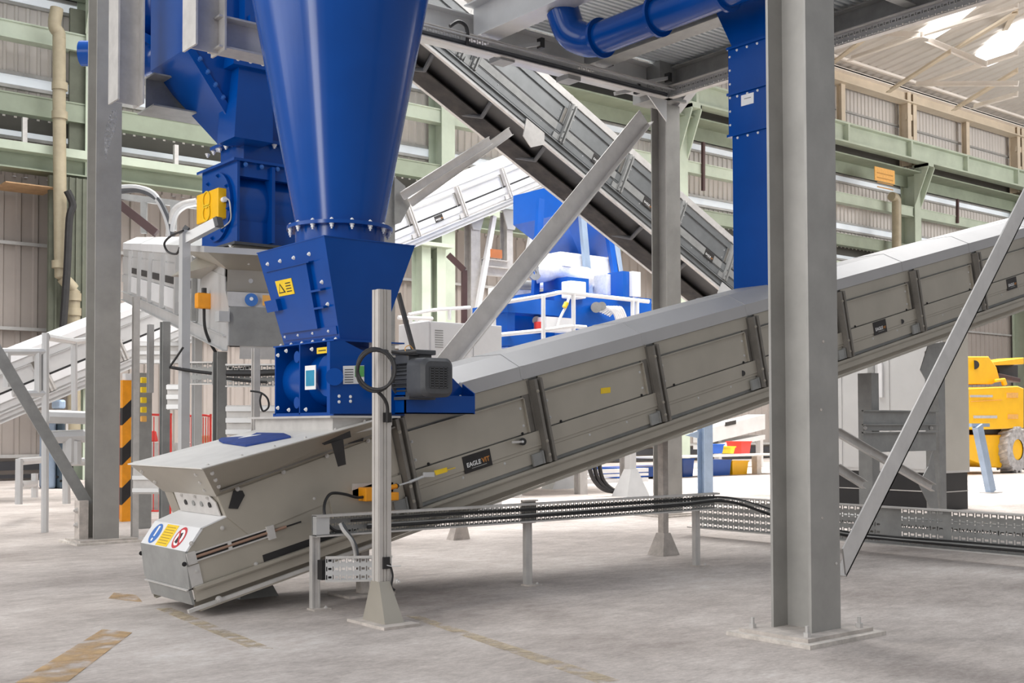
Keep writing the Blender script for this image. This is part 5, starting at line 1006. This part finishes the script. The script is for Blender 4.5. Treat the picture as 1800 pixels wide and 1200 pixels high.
# ================================================================== storage seen through the gap beside the foreground column
YG = 22.
for nm, (x0, y0, x1, y1), m, lb, d_ in (('storage_bin', (1252, 782, 1271, 797), BB, 'blue bin on the upper shelf in the gap left of the foreground column', 0), ('storage_bin', (1302, 777, 1319, 797), RED, 'red bin on the upper shelf in the gap left of the foreground column', 0),
        ('storage_bin', (1283, 786, 1291, 797), SIGNY, 'small yellow bin between the blue and red bins', 0), ('pallet_box', (1252, 809, 1284, 823), BB, 'blue box on the floor under the shelf beam', .3), ('pallet_box', (1286, 811, 1314, 823), YEL, 'yellow box on the floor under the shelf beam', .3), ('pallet_box', (1199, 807, 1219, 823), BLUE, 'dark blue box on the floor left of the grey post', .3)):
    a, b = PY(x0, y1, YG+d_), PY(x1, y0, YG+d_); zb_ = a.z if d_ == 0 else 0
    o = thing(nm, ((a.x+b.x)/2, YG+d_, zb_), lb, 'bin' if nm == 'storage_bin' else 'box'); obj('body', G().loft([(a.x+.04, YG+d_, zb_), (b.x-.04, YG+d_, zb_), (b.x-.04, YG+d_+.5, zb_), (a.x+.04, YG+d_+.5, zb_)], [(a.x, YG+d_-.03, b.z), (b.x, YG+d_-.03, b.z), (b.x, YG+d_+.53, b.z), (a.x, YG+d_+.53, b.z)]), m, o); obj('rim', G().box((a.x-.02, YG+d_-.05, b.z), (b.x+.02, YG+d_+.55, b.z+.03)), m, o)
a, b = PY(1150, 806, YG-.3), PY(1390, 797, YG-.3)
o = thing('shelf_beam', (a.x, YG, a.z), 'pale grey shelf beam carrying the bins behind the foreground column', 'beam'); obj('beam', G().box((a.x, YG-.3, a.z), (b.x, YG+.7, b.z)), GALVW, o)
for px in (1185, 1330): p = PY(px, 820, YG+.2); obj('leg', G().box((p.x-.1, YG+.1, 0), (p.x+.1, YG+.3, a.z)), GALVL, o)
p = PZ(1240, 868); o = thing('grey_post', p, 'pale blue-grey steel post right of the middle column under the conveyor', 'post')
q = PY(1240, 742, p.y); obj('post', G().sec(p, V((p.x, p.y, q.z)), HS(.26, .2, .015, .012), (1, 0, 0)), BLUES, o); obj('gusset', G().prism([PY(1228, 770, p.y-.12), PY(1228, 757, p.y-.12), PY(1205, 765, p.y-.12)], (0, .02, 0)), BLUES, o)
YH = 26.
o = thing('floor_conveyor', PY(1290, 770, YH), 'white-grey conveyor frame low in the background gap beside the foreground column', 'conveyor')
for (c0, c1, h_) in (((1250, 752), (1345, 728), 26), ((1250, 782), (1345, 764), 8)): obj('frame', G().prism([PY(c0[0], c0[1], YH), PY(c1[0], c1[1], YH), PY(c1[0], c1[1]+h_, YH), PY(c0[0], c0[1]+h_, YH)], (0, .8, 0)), GALVW, o)
obj('logo_plate', G().prism([PY(1275, 742, YH-.02), PY(1294, 738, YH-.02), PY(1294, 745, YH-.02), PY(1275, 749, YH-.02)], (0, .01, 0)), GREASE, o)
for px in (1262, 1335): p = PY(px, 790, YH+.3); obj('leg', G().box((p.x-.08, YH+.2, 0), (p.x+.08, YH+.4, PY(px, 765, YH).z)), GALVW, o)
# background legs and hoses under the main conveyor
YB = 17.
p = PZ(1110, 872); o = thing('floor_stand', p, 'white stand with a flared foot beside the hanging black hoses', 'stand')
obj('post', G().box(p+V((-.09, -.05, .2)), V((p.x+.09, p.y+.1, PY(1110, 760, p.y).z))), GALVW, o); obj('flared_foot', G().loft([p+V((-.32, -.2, 0)), p+V((.32, -.2, 0)), p+V((.32, .25, 0)), p+V((-.32, .25, 0))], [p+V((-.09, -.08, .55)), p+V((.09, -.08, .55)), p+V((.09, .12, .55)), p+V((-.09, .12, .55))]), GALVW, o)
for k in range(3):
    yk = p.y+.3; cable('black hose %s of three looping to the floor under the main conveyor' % ('leftmost', 'middle', 'rightmost')[k], [PY(1034+k*10, 780, yk), PY(1036+k*9, 820, yk), PY(1045+k*8, 845, yk), PY(1062+k*7, 860, yk), PY(1085, 864-k, yk), PY(1102, 864-k, yk)], .045)
p = PZ(990, 858); o = thing('floor_stand', p, 'white angled stand on the bright floor left of the black hoses', 'stand')
obj('foot', G().loft([p+V((-.5, -.2, 0)), p+V((.4, -.2, 0)), p+V((.4, .2, 0)), p+V((-.5, .2, 0))], [p+V((-.12, -.1, .55)), p+V((.2, -.1, .55)), p+V((.2, .1, .55)), p+V((-.12, .1, .55))]), GALVW, o)
yk = PZ(1040, 850).y
for (y0_, y1_, lb) in ((827, 834, 'upper white floor rail behind the black hoses'), (836, 841, 'middle white floor rail behind the black hoses'), (846, 857, 'lowest galvanised rail behind the black hoses')):
    a, b = PY(1000, y1_, yk), PY(1140, y0_-6, yk); o = obj('floor_rail', G().box((a.x, yk, max(0, min(a.z, b.z))), (b.x, yk+.15, max(.1, PY(1000, y0_, yk).z))), GALVW); tag(o, lb, 'rail')
o = obj('machine_block', G().box(PY(1085, 822, yk+1), PY(1140, 800, yk+2)), BLUE); tag(o, 'dark blue machine block low in the background behind the white leg', 'machine'); o.location.z = 0.05
# ================================================================== left background: rails, posts, trays, barriers
def post(px, y0_, y1_, depth, w_, m, lb, nm='frame_post', foot=False, hb=None):
    b = PD(px, y1_, depth); q = PD(px, y0_, depth); o = thing(nm, (b.x, b.y, b.z), lb, 'post')
    zb_ = 0 if hb is None else b.z
    obj('post', G().sec((b.x, b.y, zb_), (b.x, b.y, q.z), HS(w_, w_, .012, .01), (1, 0, 0)), m, o)
    if foot: obj('foot', G().box((b.x-.15, b.y-.15, 0), (b.x+.15, b.y+.15, .03)), m, o)
    return o
ip = thing('instrument_post', PD(326, 700, 12.2), 'slim pale post with a bent arm beside the raised left conveyor', 'post')
b = PD(325, 405, 12.2); obj('post', G().box((b.x-.045, b.y-.045, 0), (b.x+.045, b.y+.045, b.z)), GALVW, ip)
obj('arm', G().bar(PD(328, 420, 12.2), PD(385, 390, 12.0), .1, .08), GALVW, ip); obj('end_cap', G().bar(PD(381, 392, 12.0), PD(387, 389, 11.98), .1, .09), MOTOR, ip); obj('top_clip', G().bar(PD(325, 405, 12.2), PD(330, 398, 12.2), .05, .05), MOTOR, ip)
post(289, 565, 805, 13.2, .09, GALVD, 'grey frame post between the hazard post and the slim pale post')
post(237, 520, 870, 14.5, .075, GALVL, 'pale frame post just right of the left column, foot bolt showing', foot=True)
post(386, 618, 800, 12.6, .115, GALVD, 'wide grey frame post under the raised conveyor end')
post(449, 612, 790, 11.6, .065, GALVL, 'grey post with a coiled thin cable left of the blue feeder')
post(345, 590, 880, 15, .1, GALVW, 'white frame post behind the slim pale post')
post(264, 570, 690, 15.2, .07, GALVW, 'thin leaning pale post near the yellow beacons', hb=1)
for (x0, y0, x1, y1, dp, lb) in ((234, 810, 280, 868, 14.4, 'lower ribbed cross panel between the two left frame posts'), (294, 675, 318, 720, 13.1, 'short ribbed cross panel beside the middle frame post'), (398, 712, 495, 765, 12.4, 'wide ribbed cross panel behind the blue folder'), (234, 600, 318, 640, 16.5, 'upper pale ribbed panel behind the left frame posts')):
    o = thing('ribbed_rail', PD(x0, y1, dp), lb, 'rail'); A_ = [PD(x0, y1, dp), PD(x1, y1, dp), PD(x1, y0, dp), PD(x0, y0, dp)]
    obj('sheet', G().prism(A_, FW*.03), GALVL, o)
    for k in (.12, .5, .88): p = A_[0].lerp(A_[3], k); q = A_[1].lerp(A_[2], k); obj('rib', G().bar(p-FW*.02, q-FW*.02, .05, .04), GALVW, o)
for (x0, x1, yt, yb_, dp, lb) in ((316, 375, 636, 676, 12.9, 'slotted tray piece with cables hung between the left frame posts'), (398, 496, 640, 680, 12.2, 'slotted cable tray run behind the coiled cable post')):
    o_ = PD(x0, yb_, dp); o2_ = PD(x1, yb_, dp); u_ = V((o2_.x-o_.x, o2_.y-o_.y, 0)); H_ = (yb_-yt)*dp/FPX
    tray('cable_tray', lb, o_, u_, Z, V((u_.y, -u_.x, 0)) if V((u_.y, -u_.x, 0)).dot(FW) < 0 else V((-u_.y, u_.x, 0)), u_.length, H_, 3, .05, GALVD, .06)
for (a, b, r, lb) in (((398, 656), (496, 654), .035, 'thick black cable in the tray behind the coiled cable post'), ((398, 665), (470, 672), .015, 'thin black cable below the thick one behind the coiled cable post'), ((298, 645), (372, 656), .018, 'black cable crossing the tray piece at the left')):
    cable(lb, [PD(*a, 12.1), PD((a[0]+b[0])/2, (a[1]+b[1])/2+1, 12.1), PD(*b, 12.1)], r)
cable('thin cable hanging in a loop on the grey post', [PD(440, 687, 11.3), PD(458, 690, 11.3), PD(470, 700, 11.3), PD(472, 715, 11.3), PD(462, 722, 11.3), PD(457, 705, 11.3), PD(460, 690, 11.3)], .01)
cable('dark cable bending down beside the slim pale post', [PD(322, 610, 12.0), PD(312, 625, 12.0), PD(298, 645, 12.0)], .012)
cable('cable loop hanging from the top of the slim pale post', [PD(322, 405, 12.1), PD(300, 415, 12.3), PD(289, 428, 12.4), PD(295, 442, 12.4), PD(310, 446, 12.3), PD(316, 435, 12.2)], .012)
for k, (pts, m) in enumerate(((((210, 330), (240, 330), (268, 340), (285, 365), (296, 395), (300, 430)), GALVW), (((210, 336), (245, 334), (275, 348), (290, 372), (300, 400), (303, 432)), MOTOR), (((345, 357), (325, 362), (310, 375), (303, 395), (300, 420)), GALVW), (((345, 353), (322, 358), (306, 370), (299, 392), (296, 415)), GALVL))):
    cable('%s hose arching behind the raised left conveyor' % ('upper white', 'dark', 'right-hand white', 'right-hand grey')[k], [PD(a, b, 19) for a, b in pts], .05, m)
for (a, b, w_, lb) in (((205, 355), (275, 410), .14, 'dark brown raking strut behind the left conveyor lid'), ((253, 348), (253, 410), .1, 'dark vertical post behind the left conveyor lid'), ((305, 355), (305, 405), .1, 'second dark vertical post behind the left conveyor lid'), ((210, 345), (345, 362), .1, 'grey rail carrying the white hoses behind the left conveyor')):
    o = obj('background_strut', G().bar(PD(*a, 20), PD(*b, 20), w_, w_), BROWN if 'brown' in lb else GALVD); tag(o, lb, 'strut')
o = thing('raking_strut', PD(800, 450, 22), 'dark brown bent strut beside the grey trestle post', 'strut'); obj('strut', G().bar(PD(788, 448, 24), PD(816, 475, 24), .12, .12), BROWN, o); obj('strut_leg', G().bar(PD(816, 475, 24), V((PD(815, 560, 24).x, PD(815, 560, 24).y, 0)), .1, .1), BROWN, o)
o = obj('orange_machine_part', G().box(PD(864, 452, 26), PD(895, 437, 26)+Y*.3), mat('rust_orange', (.5, .16, .05), .6)); tag(o, 'rust orange part framed by the trestle posts', 'part')
# hazard post
zp = PD(222, 805, 17.5); hz = thing('hazard_post', (zp.x, zp.y, 0), 'orange and black striped post right of the left column', 'post')
zt_ = PD(222, 668, 17.5).z; n7 = 7; yy0 = 0
obj('post', G().box((zp.x-.08, zp.y-.05, 0), (zp.x+.08, zp.y+.05, zt_)), ORANGE, hz)
for z in (.25, .85, 1.45): obj('stripe', G().prism([(zp.x-.082, zp.y-.052, z), (zp.x+.082, zp.y-.052, z+.16), (zp.x+.082, zp.y-.052, z+.42), (zp.x-.082, zp.y-.052, z+.26)], (0, .104, 0)), BLACK, hz)
obj('camera_box', G().box((zp.x-.05, zp.y-.08, zt_), (zp.x+.12, zp.y+.05, zt_+.1)), WHITE, hz)
bc = thing('beacon_strip', PD(252, 720, 16.2), 'vertical strip with pale yellow lamps behind the left frame posts', 'lamp'); a = PD(252, 790, 16.2); obj('backing', G().box((a.x-.1, a.y, 0), (a.x+.12, a.y+.04, PD(252, 655, 16.2).z)), GALVD, bc)
for py in (668, 685, 703, 720, 736): p = PD(252, py, 16.1); obj('lamp', G().box(p+V((-.04, -.03, -.04)), p+V((.04, .02, .04))), SIGNY if py < 730 else SIGNO, bc, bevel=.01)
def barrier(x0, x1, yt, lb, dp=18):
    a, b = PD(x0, yt, dp), PD(x1, yt, dp); o = thing('crowd_barrier', (a.x, a.y, 0), lb, 'barrier')
    obj('frame', G().tube(smoothpath([V((a.x, a.y, .0)), V((a.x, a.y, a.z-.1)), a+(b-a)*.08, b-(b-a)*.08, V((b.x, b.y, b.z-.12)), V((b.x, b.y, 0))], 6), .018, 8), RED, o, True)
    g = G()
    for k in range(1, 9): p = a.lerp(b, k/9); g.cyl((p.x, p.y, .12), (p.x, p.y, a.z-.02), .008, 6)
    g.cyl((a.x, a.y, .12), (b.x, b.y, .12), .015, 6); obj('bars', g, RED, o); return o
barrier(212, 300, 730, 'red crowd barrier partly behind the left frame posts'); barrier(332, 370, 731, 'red crowd barrier with a rounded corner right of the slim pale post')
o = obj('red_container', G().loft([PD(263, 776, 20), PD(279, 776, 20), PD(279, 776, 20)+Y*.2, PD(263, 776, 20)+Y*.2], [PD(266, 757, 20), PD(275, 757, 20), PD(275, 757, 20)+Y*.2, PD(266, 757, 20)+Y*.2]), RED, None, bevel=.02); tag(o, 'small red container beyond the left barrier', 'container')
for dx_, dp_, lb in ((271, 20, 'grey crate under the small red container'), (356, 20, 'grey crate under the timber block stack')):
    p = PD(dx_, 777, dp_); o = obj('crate', G().box((p.x-.3, p.y-.1, 0), (p.x+.3, p.y+.5, p.z-.005)), GALVL); tag(o, lb, 'crate')
o = obj('timber_pallet', G().box(PD(345, 779, 20), PD(368, 765, 20)), WOOD); tag(o, 'timber block stack seen through the right-hand barrier', 'timber')
# white handrails at the far left
YW = 16.2
def q_(px, py, y=YW): return PY(px, py, y)
rail('guard_rail', 'white tubular guard rail frame at the far left edge in front of the rising conveyor', [('post', [q_(80, 585), V((q_(80, 800).x, YW, 0))]), ('top_rail', [q_(0, 618), q_(80, 618)]), ('mid_rail', [q_(22, 691), q_(80, 691)]), ('post', [q_(12, 620), q_(12, 680)]), ('post', [q_(67, 620), q_(67, 690)]), ('side_rail', [q_(82, 592), q_(130, 600, 18.5), q_(150, 598, 19)]), ('post', [q_(130, 600, 18.5), q_(131, 730, 18.5)])], .05, GALVW)
g_ = [('top_pipe', [q_(84, 768), q_(150, 766)]), ('upper_pipe', [q_(84, 732), q_(150, 734)]), ('leg', [q_(122, 770), q_(121, 812)]), ('leg', [q_(132, 775), q_(132, 815)])]
rail('pipe_run', 'white pipes on stands behind the left column base', g_, .09, GALVW)
YF = 17.6
rail('low_guard_rail', 'low pale guard frame on the floor at the far left', [('post', [PY(34, 806, YF), PY(33, 886, YF)]), ('top_rail', [PY(35, 811, YF), PY(72, 808, YF+1.5)]), ('mid_rail', [PY(35, 852, YF), PY(60, 850, YF+1.5)]), ('post', [PY(61, 832, YF+1.5), PY(61, 874, YF+1.5)])], .055, GALVW)
rail('low_guard_rail', 'low pale guard post and rail left of the left column base', [('post', [PY(116, 806, YF), PY(117, 885, YF)]), ('rail', [PY(117, 812, YF), PY(150, 811, YF)])], .06, GALVW)
for (x0, y0, x1, y1, d_, m, nm, lb) in ((82, 742, 105, 806, 27, BLUES, 'chemical_drum', 'light blue drum stack behind the white pipes, left one'), (105, 742, 119, 806, 27, mat('dark_teal', (.05, .08, .11), .5), 'chemical_drum', 'dark blue drum stack behind the white pipes, right one'), (104, 702, 120, 718, 27, BLUES, 'blue_case', 'light blue case above the drums')):
    a, b = PD(x0, y1, d_), PD(x1, y0, d_); o = obj(nm, G().box((a.x, a.y, 0 if nm != 'blue_case' else a.z), (b.x, a.y+.6, b.z)), m, None, bevel=.05); tag(o, lb, 'drum' if nm != 'blue_case' else 'case')
a, b = PD(82, 720, 26.6), PD(125, 720, 26.6); o = obj('drum_shelf', G().box((a.x, a.y-.1, a.z-.06), (b.x+.2, a.y+1.2, a.z)).box((a.x, a.y, 0), (a.x+.05, a.y+.05, a.z)).box((b.x, a.y, 0), (b.x+.05, a.y+.05, a.z)), GALVL); tag(o, 'pale shelf frame over the drums at the left', 'shelf')
a, b = PZ(0, 838), PZ(150, 838)
o = obj('orange_case', G().box(PY(135, 499, 31.9), PY(152, 483, 31.9)+Y*.3), ORANGE); tag(o, 'small orange case peeping out left of the left column', 'case')
